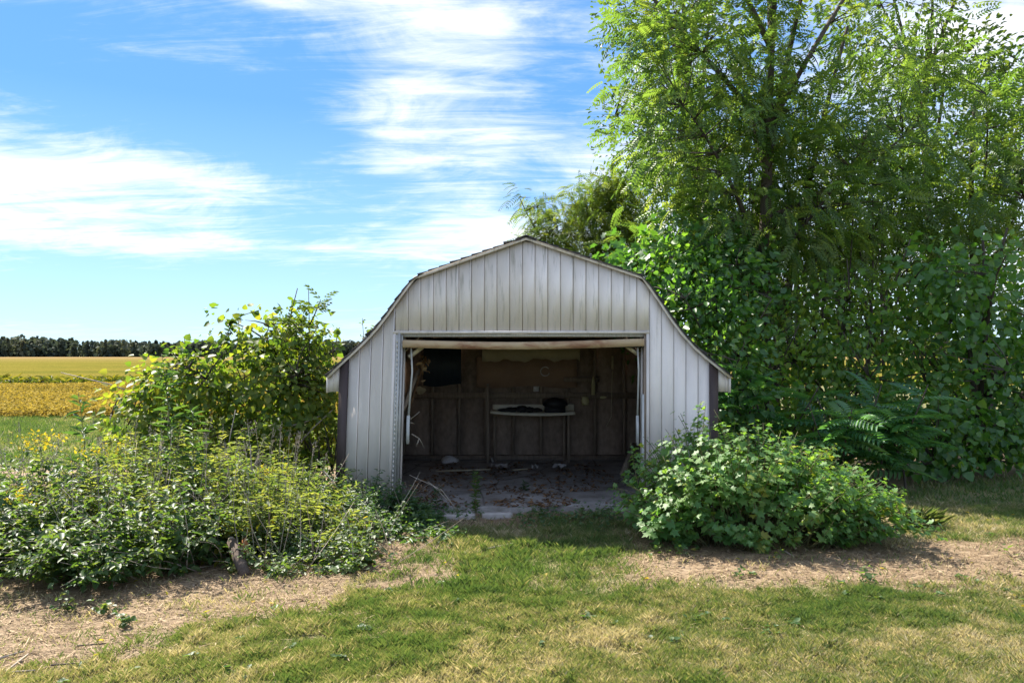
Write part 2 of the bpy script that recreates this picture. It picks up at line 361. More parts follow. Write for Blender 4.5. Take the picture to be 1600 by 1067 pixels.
def build_ground():
    a = np.linspace(0, 1, 24)
    xs = np.concatenate([-9-2600*a[:0:-1]**2.6, np.arange(-9, 10.01, .10), 10+2600*a[1:]**2.6])
    ys = np.concatenate([-40-300*a[:0:-1]**2, np.linspace(-40, 2.4, 14)[:-1], np.arange(2.4, 14.01, .10), 14+3500*a[1:]**3])
    X, Y = np.meshgrid(xs, ys); far = np.clip((np.hypot(X, Y-7)-12)/8, 0, 1)
    Z = gz(X, Y)*(1-far)
    Z = np.where((X > -2.1) & (X < 2.35) & (Y > 8.5) & (Y < 12.7), -.03, Z)
    s = sum(soil_amount(X, Y, .16) for _ in range(8))/8
    ny, nx = X.shape; i = np.arange(ny-1)[:, None]*nx; j = np.arange(nx-1)[None]
    F = np.stack([i+j, i+j+1, i+j+nx+1, i+j+nx], -1).reshape(-1, 4)
    mb = MB(); mb.add(np.stack([X, Y, Z], -1).reshape(-1, 3), F, s.ravel())
    tag(mb.build('ground', M['ground'], smooth=True), kind='structure')
build_ground()

# ------------------------------------------------------------------ far fields and the wood on the skyline
def build_far():
    # crop canopy beyond the corn, a rough raised sheet
    xs = np.concatenate([np.linspace(-900, -60, 22)[:-1], np.linspace(-60, 30, 91), np.linspace(30, 900, 22)[1:]])
    ys = np.concatenate([np.linspace(43, 90, 48)[:-1], np.linspace(90, 640, 40)])
    X, Y = np.meshgrid(xs, ys); Z = 0.22+.10*vn(X, Y, .9, 3)+.06*vn(X, Y, 2.3, 4); Z[0] = -.05
    ny, nx = X.shape; i = np.arange(ny-1)[:, None]*nx; j = np.arange(nx-1)[None]
    mb = MB(); mb.add(np.stack([X, Y, Z], -1).reshape(-1, 3), np.stack([i+j, i+j+1, i+j+nx+1, i+j+nx], -1).reshape(-1, 4))
    tag(mb.build('crop_field', M['field'], smooth=True), kind='structure')
    # wood on the skyline: many leafy tufts on uneven crowns
    r = np.random.default_rng(3); mb = MB()
    n = 1500; tx = r.uniform(-720, 760, n); ty = 655+r.uniform(0, 45, n)
    th = 8.5+8.0*vn(tx, ty*0, .014, 9)-.004*tx+1.5*r.normal(size=n)+1.6*vn(tx, ty*0, .05, 8)
    th = np.clip(th, 4, 19); tw = r.uniform(3.2, 6.2, n); con = r.random(n) < .35; k = 60
    u = r.normal(size=(n, k, 3)); u /= np.linalg.norm(u, axis=2)[:, :, None]
    zf = u[:, :, 2]*.5+.5
    wdt = np.where(con[:, None], (1.05-zf)*.75, 1.0)
    P = np.stack([tx[:, None]+u[:, :, 0]*tw[:, None]*wdt, ty[:, None]+u[:, :, 1]*tw[:, None]*wdt, th[:, None]*(.02+.98*zf)], -1).reshape(-1, 3)
    tt = np.repeat(np.clip(r.normal(.45, .22, n), 0, 1), k)+r.normal(0, .12, n*k)
    scatter(mb, QUADLEAF, P, r.normal(size=(n*k, 3)), r.normal(size=(n*k, 3)), r.uniform(1.5, 3.0, n*k), np.clip(tt, 0, 1), r)
    tag(mb.build('far_wood', M['far_leaf']), 'dark wood along the skyline beyond the yellow field', 'wood', kind='stuff')

# ------------------------------------------------------------------ leaf templates and scatterers
def tpl(v, f): return np.array(v, float), f
def ovate(w=.5, y1=.3, y2=.68, w2=.85, fold=.10, curl=.16, back=0.0):
    V = [(0, 0, 0), (-w/2, y1-back, fold), (-w/2*w2, y2, fold-curl*.35), (0, 1, -curl), (w/2*w2, y2, fold-curl*.35), (w/2, y1-back, fold)]
    return tpl(V, [np.array([[0, 3, 2, 1], [0, 5, 4, 3]])])
OVATE = ovate(); LANCE = ovate(.20, .30, .7, .7, .03, .30); HEART = ovate(.95, .16, .60, .80, .10, .22); QUADLEAF = tpl([(-.5, -.5, 0), (.5, -.5, .15), (.5, .5, 0), (-.5, .5, .15)], [np.array([[0, 1, 2, 3]])])
BROAD = ovate(.72, .26, .64, .86, .10, .2)
def lobed():
    half = [(.0, .0), (.22, -.04), (.50, .14), (.30, .30), (.52, .66), (.22, .60), (.0, 1.0)]
    V = []
    for s in (1, -1):
        for x, y in half: V.append((s*x, y, abs(x)*.22-.22*y*y-.15*abs(x)*y))
    V.append((0, .38, -.03))
    F = []
    for b in (0, 7):
        for i in range(6):
            t = (14, b+i, b+i+1); F.append(t if b == 0 else t[::-1])
    return tpl(V, [np.array(F)])
LOBED = lobed()
def pinnate(pairs=8, leaflet=.24, w=.34, ang=68, droop=.28, six=False, start=.14, taper=.45):
    V, F4, F3 = [], [], []
    def zc(y): return -droop*y*y
    ys = np.linspace(start, 1.0, pairs)
    for i, y in enumerate(ys):
        L = leaflet*(1-taper*abs(i/(pairs-1)-.4)**1.3)
        for s in (-1, 1):
            a = rad(ang-18*i/pairs); dx, dy = s*math.sin(a), math.cos(a); b = len(V); z = zc(y)
            px, py = -dy*s, dx*s
            q = lambda t, o, dz: (dx*L*t+px*o*L*w/2*1.0, y+dy*L*t+py*o*L*w/2, z+dz)
            if six:
                V += [q(0, 0, 0), q(.3, 1, .02), q(.68, .8, -.01), q(1, 0, -L*.28), q(.68, -.8, -.01), q(.3, -1, .02)]
                F4 += [[b, b+3, b+2, b+1], [b, b+5, b+4, b+3]]
            else:
                V += [q(0, 0, 0), q(.42, 1, .015), q(1, 0, -L*.3), q(.42, -1, .015)]
                F3 += [[b, b+2, b+1], [b, b+3, b+2]]
    b = len(V); y = 1.0; L = leaflet*.8
    V += [(0, y, zc(1)), (-L*w/2, y+L*.4, zc(1)-.01), (0, y+L, zc(1)-.3*L), (L*w/2, y+L*.4, zc(1)-.01)]; F3 += [[b, b+2, b+1], [b, b+3, b+2]]
    b = len(V); V += [(-.006, 0, 0), (.006, 0, 0), (.005, .5, zc(.5)), (-.005, .5, zc(.5)), (.003, 1, zc(1)), (-.003, 1, zc(1))]
    F4 += [[b, b+1, b+2, b+3], [b+3, b+2, b+4, b+5]]
    fs = [np.array(F4)]+([np.array(F3)] if F3 else [])
    return tpl(V, fs)
WALNUT = pinnate(8, .28, .42); SUMAC = pinnate(9, .27, .30, 66, .30, True); ASH = pinnate(4, .34, .44, 55, .15, True, .3); LOCUST = pinnate(9, .24, .32, 70, .6)

def norm(a): return a/(np.linalg.norm(a, axis=-1, keepdims=True)+1e-9)
LEAFMESH = {}
def leaf_mesh(t, mat, name, b):
    key = (id(t), mat, b)
    if key not in LEAFMESH:
        m = MB(); m.add(t[0], [tuple(q) for F in t[1] for q in F], (b+.5)/6); o = m.build(name, M[mat]); LEAFMESH[key] = o.data; bpy.data.objects.remove(o)
    return LEAFMESH[key]
def scatter(mb, t, P, D, U, size, tint, r=None, mat=0, single=None):
    """put one leaf of template t at every point P, its axis along D and its face towards U; single = (parent, part name, material, how many)
    makes the leaves nearest the lawn parts of their own"""
    V0, FS = t; P = np.asarray(P, float); n = len(P)
    D = norm(np.asarray(D, float)); Rr = norm(np.cross(D, np.broadcast_to(U, P.shape))); Un = np.cross(Rr, D)
    size = np.broadcast_to(np.asarray(size, float), (n,)); tint = np.broadcast_to(np.asarray(tint, float), (n,))
    if single:
        par, nm, mt, cnt = single; order = np.argsort(np.linalg.norm(P-np.array([0, 0, EYE]), axis=1)-2.2*size); pl = np.array(world_loc(par))
        for i in order[:cnt]:
            o = bpy.data.objects.new(nm, leaf_mesh(t, mt, nm, int(min(5, max(0, tint[i]*6))))); COL.objects.link(o); o.parent = par
            mw = np.eye(4); mw[:3, 0] = Rr[i]*size[i]; mw[:3, 1] = D[i]*size[i]; mw[:3, 2] = Un[i]*size[i]; mw[:3, 3] = P[i]-pl
            o.matrix_basis = Matrix(mw.tolist())
        k = np.sort(order[cnt:])
        P, D, Rr, Un, size, tint = P[k], D[k], Rr[k], Un[k], size[k], tint[k]; n = len(P)
        if n == 0: return
    S = size[:, None, None]
    V = P[:, None]+S*(V0[None, :, 0:1]*Rr[:, None]+V0[None, :, 1:2]*D[:, None]+V0[None, :, 2:3]*Un[:, None])
    k = len(V0)
    T = np.repeat(np.broadcast_to(np.asarray(tint, float), (n,)), k)
    base = mb.n
    mb.v.append(V.reshape(-1, 3)); mb.t.append(T); mb.n += n*k
    off = (np.arange(n)*k)[:, None, None]
    for F in FS:
        g = (F[None]+off).reshape(-1, F.shape[1])+base
        mb.f.append(g); mb.m.append(np.full(len(g), mat))
def up_hint(n, r, wob=.45): return np.array([0, 0, 1.0])+r.normal(0, wob, (n, 3))

def curve(a, b, r, bend=.12, n=6, sag=0.0):
    a, b = np.asarray(a, float), np.asarray(b, float); L = np.linalg.norm(b-a)
    m = (a+b)/2+r.normal(0, bend, 3)*L+np.array([0, 0, sag*L])
    t = np.linspace(0, 1, n)[:, None]
    return (1-t)**2*a+2*t*(1-t)*m+t*t*b

def crown_points(ells, n, r, shell=.55):
    w = np.array([e[1][0]*e[1][1]*e[1][2] for e in ells])**.75*np.array([e[2] if len(e) > 2 else 1 for e in ells]); w = w/w.sum()
    idx = r.choice(len(ells), n, p=w); u = norm(r.normal(size=(n, 3))); rr = shell+(1-shell)*r.random(n)**.6
    rr *= .86+.22*r.random(n)
    C = np.array([ells[i][0] for i in idx], float); A = np.array([ells[i][1] for i in idx], float)
    return C+u*rr[:, None]*A, u*A/A.max(axis=1, keepdims=True)

def tree(name, label, cat, base, top, r_base, ells, n_clump, per, leaf, lmat, lsize, r, spread=.32, droop=.35, n_limbs=9, hmin=.25, group=None, zmin=.05, tmean=.45, lean=.10, out_w=.8, facing=.45, trunks=1, floor=.0, hang=0.0, shell=.55, singles=0, piece='leaf'):
    root = thing(name, (base[0], base[1], 0), label, cat, group)
    tb, bb, cb = MB(), MB(), MB()
    base = np.array([base[0], base[1], -.1]); top = np.asarray(top, float)
    spine = curve(base, top, r, lean, 12)
    for k in range(trunks):
        b2 = base+(r.normal(0, .22, 3)*[1, 1, 0] if k else 0); t2 = top+(r.normal(0, .7, 3) if k else 0)
        s2 = curve(b2, t2, r, lean, 12) if k else spine
        tb.tube(s2, np.linspace(r_base*(1 if k == 0 else .6), r_base*.16, 12), 8, r.uniform(.3, .7))
    C, O = crown_points(ells, n_clump, r, shell); keep = C[:, 2] > zmin; C, O = C[keep], O[keep]
    # limbs reach from the trunk towards well-spread clumps, twigs from the limbs to each clump
    far = [int(r.integers(len(C)))]
    dist = np.linalg.norm(C-C[far[0]], axis=1)
    for _ in range(n_limbs-1):
        k = int(dist.argmax()); far.append(k); dist = np.minimum(dist, np.linalg.norm(C-C[k], axis=1))
    nodes = [spine[3:]]
    for k in far:
        tgt = C[k]; hh = np.clip((tgt[2]*.62-spine[0, 2])/(spine[-1, 2]-spine[0, 2]), hmin, .95); s = spine[int(hh*11)]
        ln = curve(s, tgt, r, .08, 9, .06); L = np.linalg.norm(tgt-s)
        bb.tube(ln, np.linspace(min(r_base*.34, .014+.013*L), .008, 9), 5, r.uniform(.3, .7)); nodes.append(ln[2:])
    nodes = np.concatenate(nodes)
    tips = []
    for c, o in zip(C, O):
        d = np.linalg.norm(nodes-c, axis=1)+.9*np.maximum(0, nodes[:, 2]-c[2]); s = nodes[int(d.argmin())]
        bb.tube(curve(s, c, r, .10, 4, .05), np.linspace(.014, .004, 4), 3, .5)
    n = len(C)*per
    J = np.repeat(np.arange(len(C)), per)
    P = C[J]+np.clip(r.normal(0, spread, (n, 3)), -1.5*spread, 1.5*spread)*[1, 1, .75]
    P[:, 2] = np.maximum(P[:, 2], floor+.3*r.random(n)*spread)
    D = norm(P-C[J])*.7+O[J]*out_w+r.normal(0, .35, (n, 3)); D[:, 2] -= droop
    ct = np.clip(r.normal(tmean, .22, len(C)), 0, 1)
    T = np.clip(ct[J]+r.normal(0, .14, n), 0, 1)
    scatter(cb, leaf, P, D, up_hint(n, r, facing)*(1-hang)+(O[J]*[1, 1, .4]+r.normal(0, .3, (n, 3)))*hang*1.6, lsize*r.uniform(.45, 1.25, n), T, r, single=(root, piece, lmat, singles) if singles else None)
    tb.build('trunk', M['bark'], root, True); bb.build('branches', M['bark'], root, True)
    tag(cb.build('crown', M[lmat], root), kind='stuff')
    return root

def shrub(name, label, cat, c, stems, leaf, lmat, lsize, r, per=24, t0=.2, r_stem=.008, smat='stem', tmean=.45, droop=.25, group=None, bend=.12, sag=.08, ang=.9, jitter=.02, up=.5, extra=None, stuff=False, taper=.5, spread_t=.18, out=0.0, singles=0, piece='leaf'):
    """stems: list of (root point, tip point)"""
    root = None
    if not stuff: root = thing(name, (c[0], c[1], 0), label, cat, group)
    sb, fb = MB(), MB()
    PP, DD, SS, TT = [], [], [], []
    for a, b in stems:
        ln = curve(a, b, r, bend, 8, sag); sb.tube(ln, np.linspace(r_stem, r_stem*.35, 8), 4, r.uniform(.2, .8))
        n = max(3, int(per*r.uniform(.75, 1.25))); t = np.sort(r.uniform(t0, 1.0, n)); x = t*7; i = np.minimum(x.astype(int), 6); f = (x-i)[:, None]
        p = ln[i]*(1-f)+ln[i+1]*f; tg = norm(ln[i+1]-ln[i])
        ph = np.arange(n)*2.4+r.uniform(0, 6)
        side = np.stack([np.cos(ph), np.sin(ph), np.zeros(n)], -1)
        d = norm(side)*ang+tg*(1-ang*.6)*up+r.normal(0, .22, (n, 3)); d[:, 2] -= droop
        PP.append(p+r.normal(0, jitter, (n, 3))); DD.append(d); SS.append(lsize*(1-taper*t**2)*r.uniform(.5, 1.25, n))
        TT.append(np.clip(r.normal(tmean, spread_t)+r.normal(0, .12, n), 0, 1))
    P = np.concatenate(PP); n = len(P); P[:, 2] = np.maximum(P[:, 2], .015)
    scatter(fb, leaf, P, np.concatenate(DD), up_hint(n, r, .4)+out*norm((P-np.array([c[0], c[1], .2]))*[1, 1, .6]), np.concatenate(SS), np.concatenate(TT), r, single=(root, piece, lmat, singles) if singles and root else None)
    if extra: extra(fb, stems)
    if stuff:
        for k in range(len(fb.f)): fb.m[k][:] = 1
        off = sb.n
        for v, t in zip(fb.v, fb.t): sb.v.append(v); sb.t.append(t)
        for f, m in zip(fb.f, fb.m): sb.f.append(f+off); sb.m.append(m)
        sb.n += fb.n
        return tag(sb.build(name, [M[smat], M[lmat]]), label, cat, kind='stuff')
    sb.build('stems', M[smat], root)
    if fb.n: tag(fb.build('foliage', M[lmat], root), kind='stuff')
    return root
build_far()

# ------------------------------------------------------------------ the shed
S = .0072; YF = 8.64; DEP = 3.85; YB = YF+DEP
def sx(px): return (px-800)*S
def sz(py): return EYE-(py-HOR)*S
ROOF = np.array([(sx(a), sz(b)) for a, b in [(512, 589), (530, 571), (552, 551), (572, 532), (590, 512), (606, 491), (625, 464), (648, 434), (822, 373),
                 (1004, 434), (1028, 468), (1050, 501), (1066, 522), (1083, 541), (1102, 558), (1122, 574), (1141, 589)]])
def zroof(x): return np.interp(x, ROOF[:, 0], ROOF[:, 1])
def lean(v):
    v = np.array(v, float); w = np.clip((sx(648)-v[:, 0])/.12, 0, 1)
    v[:, 0] -= .062*w*np.clip(1-v[:, 2]/1.55, 0, 1.05); return v
shed = thing('shed', (.16, YF, 0), 'weathered white gambrel roofed shed with wide open doorway and brown corner trim', 'shed')

def panel(x0, x1, zb, first=False, zt=None):
    """one siding strip: a flat pan with a recessed groove along its left edge"""
    g = .022; prof = [(x0, .014), (x0+.007, .014), (x0+.013, .001), (x1-.009, 0), (x1-.004, -.004), (x1, -.003)]
    if x1-x0 < .08: prof = [(x0, .014), (x0+.006, .014), (x0+.012, 0), (x1, 0)]
    V, T = [], []
    n = len(prof)
    for k, (x, y) in enumerate(prof):
        top = (float(zroof(x))-.018) if zt is None else zt
        for z in (zb, top): V.append((x, YF+y, z))
        T += [1.0 if k < 2 else (.35 if k == 2 else 0.0)]*2
    F = [[2*i, 2*i+2, 2*i+3, 2*i+1] for i in range(n-1)]
    for k in range(n):
        V.append((prof[k][0], YF+.035, zb)); V.append((prof[k][0], YF+.035, V[2*k+1][2])); T += [0, 0]
    F += [[2*n+2*i+1, 2*n+2*i+3, 2*n+2*i+2, 2*n+2*i] for i in range(n-1)]
    F += [[0, 1, 2*n+1, 2*n], [2*n-2, 4*n-2, 4*n-1, 2*n-1]]
    F += [[2*i+1, 2*i+3, 2*n+2*i+3, 2*n+2*i+1] for i in range(n-1)]+[[2*i, 2*n+2*i, 2*n+2*i+2, 2*i+2] for i in range(n-1)]
    mb = MB(); mb.add(lean(V), F, np.array(T)); return mb.build('siding_panel', M['siding'], shed)
cuts = [sx(p) for p in (544, 562, 580, 599, 617)]
for a, b in zip(cuts[:-1], cuts[1:]): panel(a, b, -.04)
cuts = list(np.linspace(sx(617), sx(1014), 21))
for a, b in zip(cuts[:-1], cuts[1:]): panel(a, b, sz(517))
cuts = list(np.linspace(sx(1014), sx(1109), 6))
for a, b in zip(cuts[:-1], cuts[1:]): panel(a, b, -.04)
def part(name, mat, fn, parent=None, smooth=False, lab=None):
    mb = MB(); fn(mb); mb.v = [lean(v) for v in mb.v]
    o = mb.build(name, mat, parent or shed, smooth)
    if lab: o['label'] = lab
    return o
# brown corner trims
def ct(x0, x1):
    def f(mb):
        V = []
        for x in (x0, x1):
            for z in (-.04, float(zroof(x))-.02):
                for y in (YF-.024, YF+.03): V.append((x, y, z))
        mb.add(V, [[0, 4, 6, 2], [1, 3, 7, 5], [0, 2, 3, 1], [4, 5, 7, 6], [2, 6, 7, 3], [0, 1, 5, 4]])
        xs_ = x0-.004 if x0 < 0 else x1+.004
        mb.box(min(xs_, xs_+(.02 if x0 < 0 else -.02)), max(xs_, xs_+(.02 if x0 < 0 else -.02)), YF-.02, YF+.10, -.04, float(zroof(xs_))-.05)
    return f
part('corner_trim', M['brown_trim'], ct(sx(532), sx(545)))
part('corner_trim', M['brown_trim'], ct(sx(1108), sx(1121)))
# boxed eaves along both sides
def eave(xa, xb, zb):
    def f(mb):
        xs = np.linspace(xa, xb, 4); V = []
        for x in xs:
            V += [(x, YF-.006, zb), (x, YF-.006, float(zroof(x))-.016), (x, YB+.05, zb), (x, YB+.05, float(zroof(x))-.016)]
        F = []
        for i in range(3):
            a, b = 4*i, 4*i+4
            F += [[a, b, b+1, a+1], [a+2, a+3, b+3, b+2], [a+1, b+1, b+3, a+3], [a, a+2, b+2, b]]
        F += [[0, 1, 3, 2], [12, 14, 15, 13]]
        mb.add(V, F)
    return f
part('eave_box', M['siding'], eave(sx(514), sx(531.5), sz(612)))
part('eave_box', M['siding'], eave(sx(1121.5), sx(1138), sz(612)))
def ecap(xa, xb): return lambda mb: mb.box(xa, xb, YF-.014, YB+.05, sz(613.5), sz(588))
part('eave_fascia', M['siding'], ecap(sx(511), sx(514)-.001)); part('eave_fascia', M['siding'], ecap(sx(1138)+.001, sx(1141.5)))
part('eave_fascia', M['siding'], lambda mb: mb.box(sx(521)-.004, sx(521)+.004, YF-.012, YF-.005, sz(612), sz(582)))
part('eave_fascia', M['siding'], lambda mb: mb.box(sx(1134)-.005, sx(1134)+.005, YF-.012, YF-.005, sz(612), sz(586)))
# roof deck, shingle courses, rake trim
def strip_profile(mb, off0, off1, y0, y1, tint=.5):
    P = ROOF.copy(); T = np.gradient(P, axis=0); T /= np.linalg.norm(T, axis=1)[:, None]; Nn = np.stack([-T[:, 1], T[:, 0]], -1)
    A, B = P+Nn*off0, P+Nn*off1; n = len(P); V = []
    for y in (y0, y1):
        for q in (A, B): V += [(q[i, 0], y, q[i, 1]) for i in range(n)]
    F = []
    for i in range(n-1):
        F += [[i, i+1, n+i+1, n+i], [2*n+i, 3*n+i, 3*n+i+1, 2*n+i+1], [n+i, n+i+1, 3*n+i+1, 3*n+i], [i, 2*n+i, 2*n+i+1, i+1]]
    F += [[0, n, 3*n, 2*n], [n-1, 3*n-1, 4*n-1, 2*n-1]]
    mb.add(V, F, tint)
part('roof', M['stud'], lambda mb: strip_profile(mb, -.012, .004, YF-.03, YB+.08), lab='dark timber roof deck')
part('rake_trim', M['siding'], lambda mb: strip_profile(mb, -.022, .007, YF-.05, YF-.031))
def shingles(mb):
    r = np.random.default_rng(8)
    seg = np.linalg.norm(np.diff(ROOF, axis=0), axis=1); s = np.concatenate([[0], np.cumsum(seg)]); half = s[8]
    for side in (0, 1):
        L = half if side == 0 else s[-1]-half; n = int(L/.125)
        for i in range(n):
            d0, d1 = (i*L/n, (i+1.3)*L/n)
            q = lambda d: np.array([np.interp(d if side == 0 else s[-1]-d, s, ROOF[:, k]) for k in (0, 1)])
            a, b = q(d0), q(min(d1, L)); t = (b-a)/np.linalg.norm(b-a); nrm = np.array([-t[1], t[0]])*(1 if side == 0 else -1)
            y = YF-.062-r.uniform(0, .012)
            while y < YB+.1:
                y2 = y+.31; lift = .010+r.uniform(0, .014)
                if r.random() < .15: lift += .016
                a0, a1 = a+nrm*.005, a+nrm*(lift+.012); b0, b1 = b+nrm*.006, b+nrm*.012
                V = [(p[0], yy, p[1]) for yy in (y+.003, y2-.003) for p in (a0, a1, b1, b0)]
                mb.add(V, [[0, 1, 2, 3], [4, 7, 6, 5], [0, 4, 5, 1], [1, 5, 6, 2], [2, 6, 7, 3]], r.uniform(.1, .9)); y = y2
    a = ROOF[8]
    y = YF-.065
    while y < YB+.1:
        for sgn in (-1, 1):
            V = [(a[0], yy, a[1]+.022) for yy in (y, y+.3)]+[(a[0], yy, a[1]+.036) for yy in (y, y+.3)]+[(a[0]+sgn*.12, yy, a[1]-.022) for yy in (y, y+.3)]+[(a[0]+sgn*.12, yy, a[1]-.008) for yy in (y, y+.3)]
            mb.add(V, [[2, 3, 7, 6], [0, 4, 5, 1], [4, 6, 7, 5], [0, 2, 6, 4], [1, 5, 7, 3]], r.uniform(.1, .9))
        y += .3
o = part('shingles', M['shingle'], shingles); o['kind'] = 'stuff'
# side walls of vertical boards, seen from the side; studs and boards inside
XL, XR = sx(536), sx(1117)
def side_panels(x, sgn):
    ys = np.linspace(YF+.10, YB, 21)
    for a, b in zip(ys[:-1], ys[1:]):
        mb = MB(); mb.box(min(x, x+sgn*.02), max(x, x+sgn*.02), a+.004, b-.004, -.04, 1.40)
        mb.v = [lean(v) for v in mb.v]; mb.build('siding_panel', M['siding'], shed)
    part('side_sheathing', M['osb'], lambda mb: mb.box(min(x-sgn*.012, x-sgn*.002), max(x-sgn*.012, x-sgn*.002), YF+.04, YB, -.04, 1.45))
side_panels(XL, -1); side_panels(XR, 1)
SB = YB/KPX                                                # metres per photo pixel at the back wall
def bx(px): return (px-800)*SB
def bz(py): return EYE-(py-HOR)*SB
rb = np.random.default_rng(4)
stud_px = [632, 676, 718, 759, 802, 845, 887, 929, 974, 1016]
ed = [XL+.02]+[bx(p) for p in stud_px]+[XR-.02]
for a, b in zip(ed[:-1], ed[1:]):
    for z0, z1 in ((.02, bz(618)), (bz(618)+.006, None)):
        xs = np.linspace(a+.003, b-.003, 3); V = []
        for x in xs:
            t = z1 if z1 is not None else max(float(zroof(x))-.03, z0+.05)
            V += [(x, YB-.012, z0), (x, YB-.012, t), (x, YB, z0), (x, YB, t)]
        F = [[4*i, 4*i+4, 4*i+5, 4*i+1] for i in range(2)]+[[4*i+2, 4*i+3, 4*i+7, 4*i+6] for i in range(2)]+[[0, 1, 3, 2], [8, 10, 11, 9], [1, 5, 7, 3], [5, 9, 11, 7]]
        mb = MB(); mb.add(V, F, rb.uniform(.3, .62)); mb.build('wall_board', M['osb'], shed)
for p in stud_px:
    x = bx(p); mb = MB(); mb.box(x-.021, x+.021, YB-.095, YB-.013, .12, max(.5, float(zroof(x))-.05), rb.uniform(.35, .7)); mb.build('stud', M['stud'], shed)
part('girt', M['stud'], lambda mb: mb.box(XL+.03, XR-.03, YB-.10, YB-.0965+.001, bz(622), bz(613), .4))
part('sill_plate', M['stud'], lambda mb: mb.box(XL+.03, XR-.03, YB-.13, YB-.014, .045, .115, .3))
part('girt', M['stud'], lambda mb: mb.box(bx(880), bx(935), YB-.17, YB-.11, bz(596), bz(589), .3))
part('back_siding', M['siding'], lambda mb: mb.box(XL, XR, YB+.002, YB+.02, -.04, 1.45))
def gable_back(mb):
    xs = np.linspace(XL+.2, XR-.2, 21); V = []
    for x in xs: V += [(x, YB+.002, 1.452), (x, YB+.002, max(1.46, float(zroof(x))-.03)), (x, YB+.02, 1.452), (x, YB+.02, max(1.46, float(zroof(x))-.03))]
    mb.add(V, [[4*i, 4*i+4, 4*i+5, 4*i+1] for i in range(20)]+[[4*i+2, 4*i+3, 4*i+7, 4*i+6] for i in range(20)])
part('back_gable', M['siding'], gable_back)
# doorway: jamb strips, header strips
zt = sz(520)
for a, b, y0, m in ((614.5, 618.8, -.026, 'siding'), (619.2, 622.6, -.018, 'door_metal'), (623, 626.2, -.030, 'alu'), (626.6, 630, -.012, 'alu')):
    part('door_jamb', M[m], lambda mb: mb.box(sx(a), sx(b), YF+y0, YF+.07, -.03, zt-.002))
def holes(mb):
    for z in np.arange(.05, 1.9, .052): mb.box(sx(620.0), sx(621.9), YF-.0225, YF-.0182, z, z+.03)
o = part('jamb_clips', M['siding'], holes); o['kind'] = 'stuff'
for a, b, y0, m in ((1006.2, 1009.2, -.012, 'stud'), (1009.6, 1013.8, -.026, 'siding')):
    part('door_jamb', M[m], lambda mb: mb.box(sx(a), sx(b), YF+y0, YF+.07, -.03, zt-.002))
part('jamb_board', M['door_metal'], lambda mb: mb.box(sx(1003), sx(1006), YF-.018, YF+.05, -.02, sz(616)), lab='pale peeling board against the right door post')
part('door_header', M['siding'], lambda mb: mb.box(sx(614.5), sx(1013.8), YF-.028, YF+.035, sz(521.5), sz(517.2)))
part('door_header', M['alu'], lambda mb: mb.box(sx(630.3), sx(1006), YF-.004, YF+.06, sz(526.5), sz(521.7)), lab='dull metal strip under the white header')
part('door_lining', M['siding'], lambda mb: mb.box(sx(630.2), sx(632), YF+.072, YF+.16, -.02, zt)); part('door_lining', M['siding'], lambda mb: mb.box(sx(1004), sx(1006), YF+.072, YF+.16, -.02, zt))
# tilted-up door with its sagging bottom rail
gd = bpy.data.objects.new('garage_door', None); COL.objects.link(gd); gd.location = (.14, YF, 1.85); adopt(gd, shed)
def railf(mb):
    px = np.linspace(629.5, 1006, 15); u = (px-629.5)/376.5
    bot = 543.2-2.2*u+3.9*4*u*(1-u)*(.55+.45*np.sin(math.pi*u)); top = bot-11.5+1.5*u*(1-u)
    V = []
    for p, b, t in zip(px, bot, top):
        V += [(sx(p), YF-.034, sz(b)), (sx(p), YF-.034, sz(t)), (sx(p), YF+.012, sz(t)+.006), (sx(p), YF+.012, sz(b))]
    F = []
    for i in range(14):
        a, b = 4*i, 4*i+4; F += [[a, b, b+1, a+1], [a+1, b+1, b+2, a+2], [a+2, b+2, b+3, a+3], [a+3, b+3, b, a]]
    F += [[0, 1, 2, 3], [56, 59, 58, 57]]
    mb.add(V, F)
part('bottom_rail', M['rail'], railf, gd)
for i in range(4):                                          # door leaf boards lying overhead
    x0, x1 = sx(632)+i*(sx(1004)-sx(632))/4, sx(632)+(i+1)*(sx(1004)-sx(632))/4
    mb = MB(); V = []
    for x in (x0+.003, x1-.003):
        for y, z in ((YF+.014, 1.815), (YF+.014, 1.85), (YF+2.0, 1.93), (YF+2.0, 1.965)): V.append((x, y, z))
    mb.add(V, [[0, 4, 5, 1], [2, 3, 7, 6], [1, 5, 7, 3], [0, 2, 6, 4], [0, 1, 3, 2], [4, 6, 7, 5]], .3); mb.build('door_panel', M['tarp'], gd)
for p0, p1, zb in ((641.5, 639.0, 690), (997.5, 997.2, 692)):
    part('door_arm', M['door_metal'], lambda mb: mb.tube([(sx(p0), YF+.05, sz(543)), (sx(p0)+.012, YF+.05, sz(580)), (sx(p1), YF+.05, sz(650))], .011, 6), gd, True)
    part('arm_bracket', M['door_metal'], lambda mb: [mb.box(sx(p1)-.016, sx(p1)+.012, YF+.03, YF+.07, sz(zb), sz(650)), mb.box(sx(p1)-.012, sx(p1)+.012, YF+.02, YF+.03, sz(zb+4), sz(660))], gd)
part('brace', M['cream'], lambda mb: mb.tube([(sx(637), YF+.09, sz(558)), (sx(660), YF+.12, sz(540))], .03, 4))
part('brace', M['cream'], lambda mb: mb.tube([(sx(1000), YF+.09, sz(554)), (sx(978), YF+.12, sz(538))], .026, 4))
part('brace', M['stud'], lambda mb: mb.tube([at(632, 640, YF+.4), at(660, 560, YF+1.0)], .03, 4))

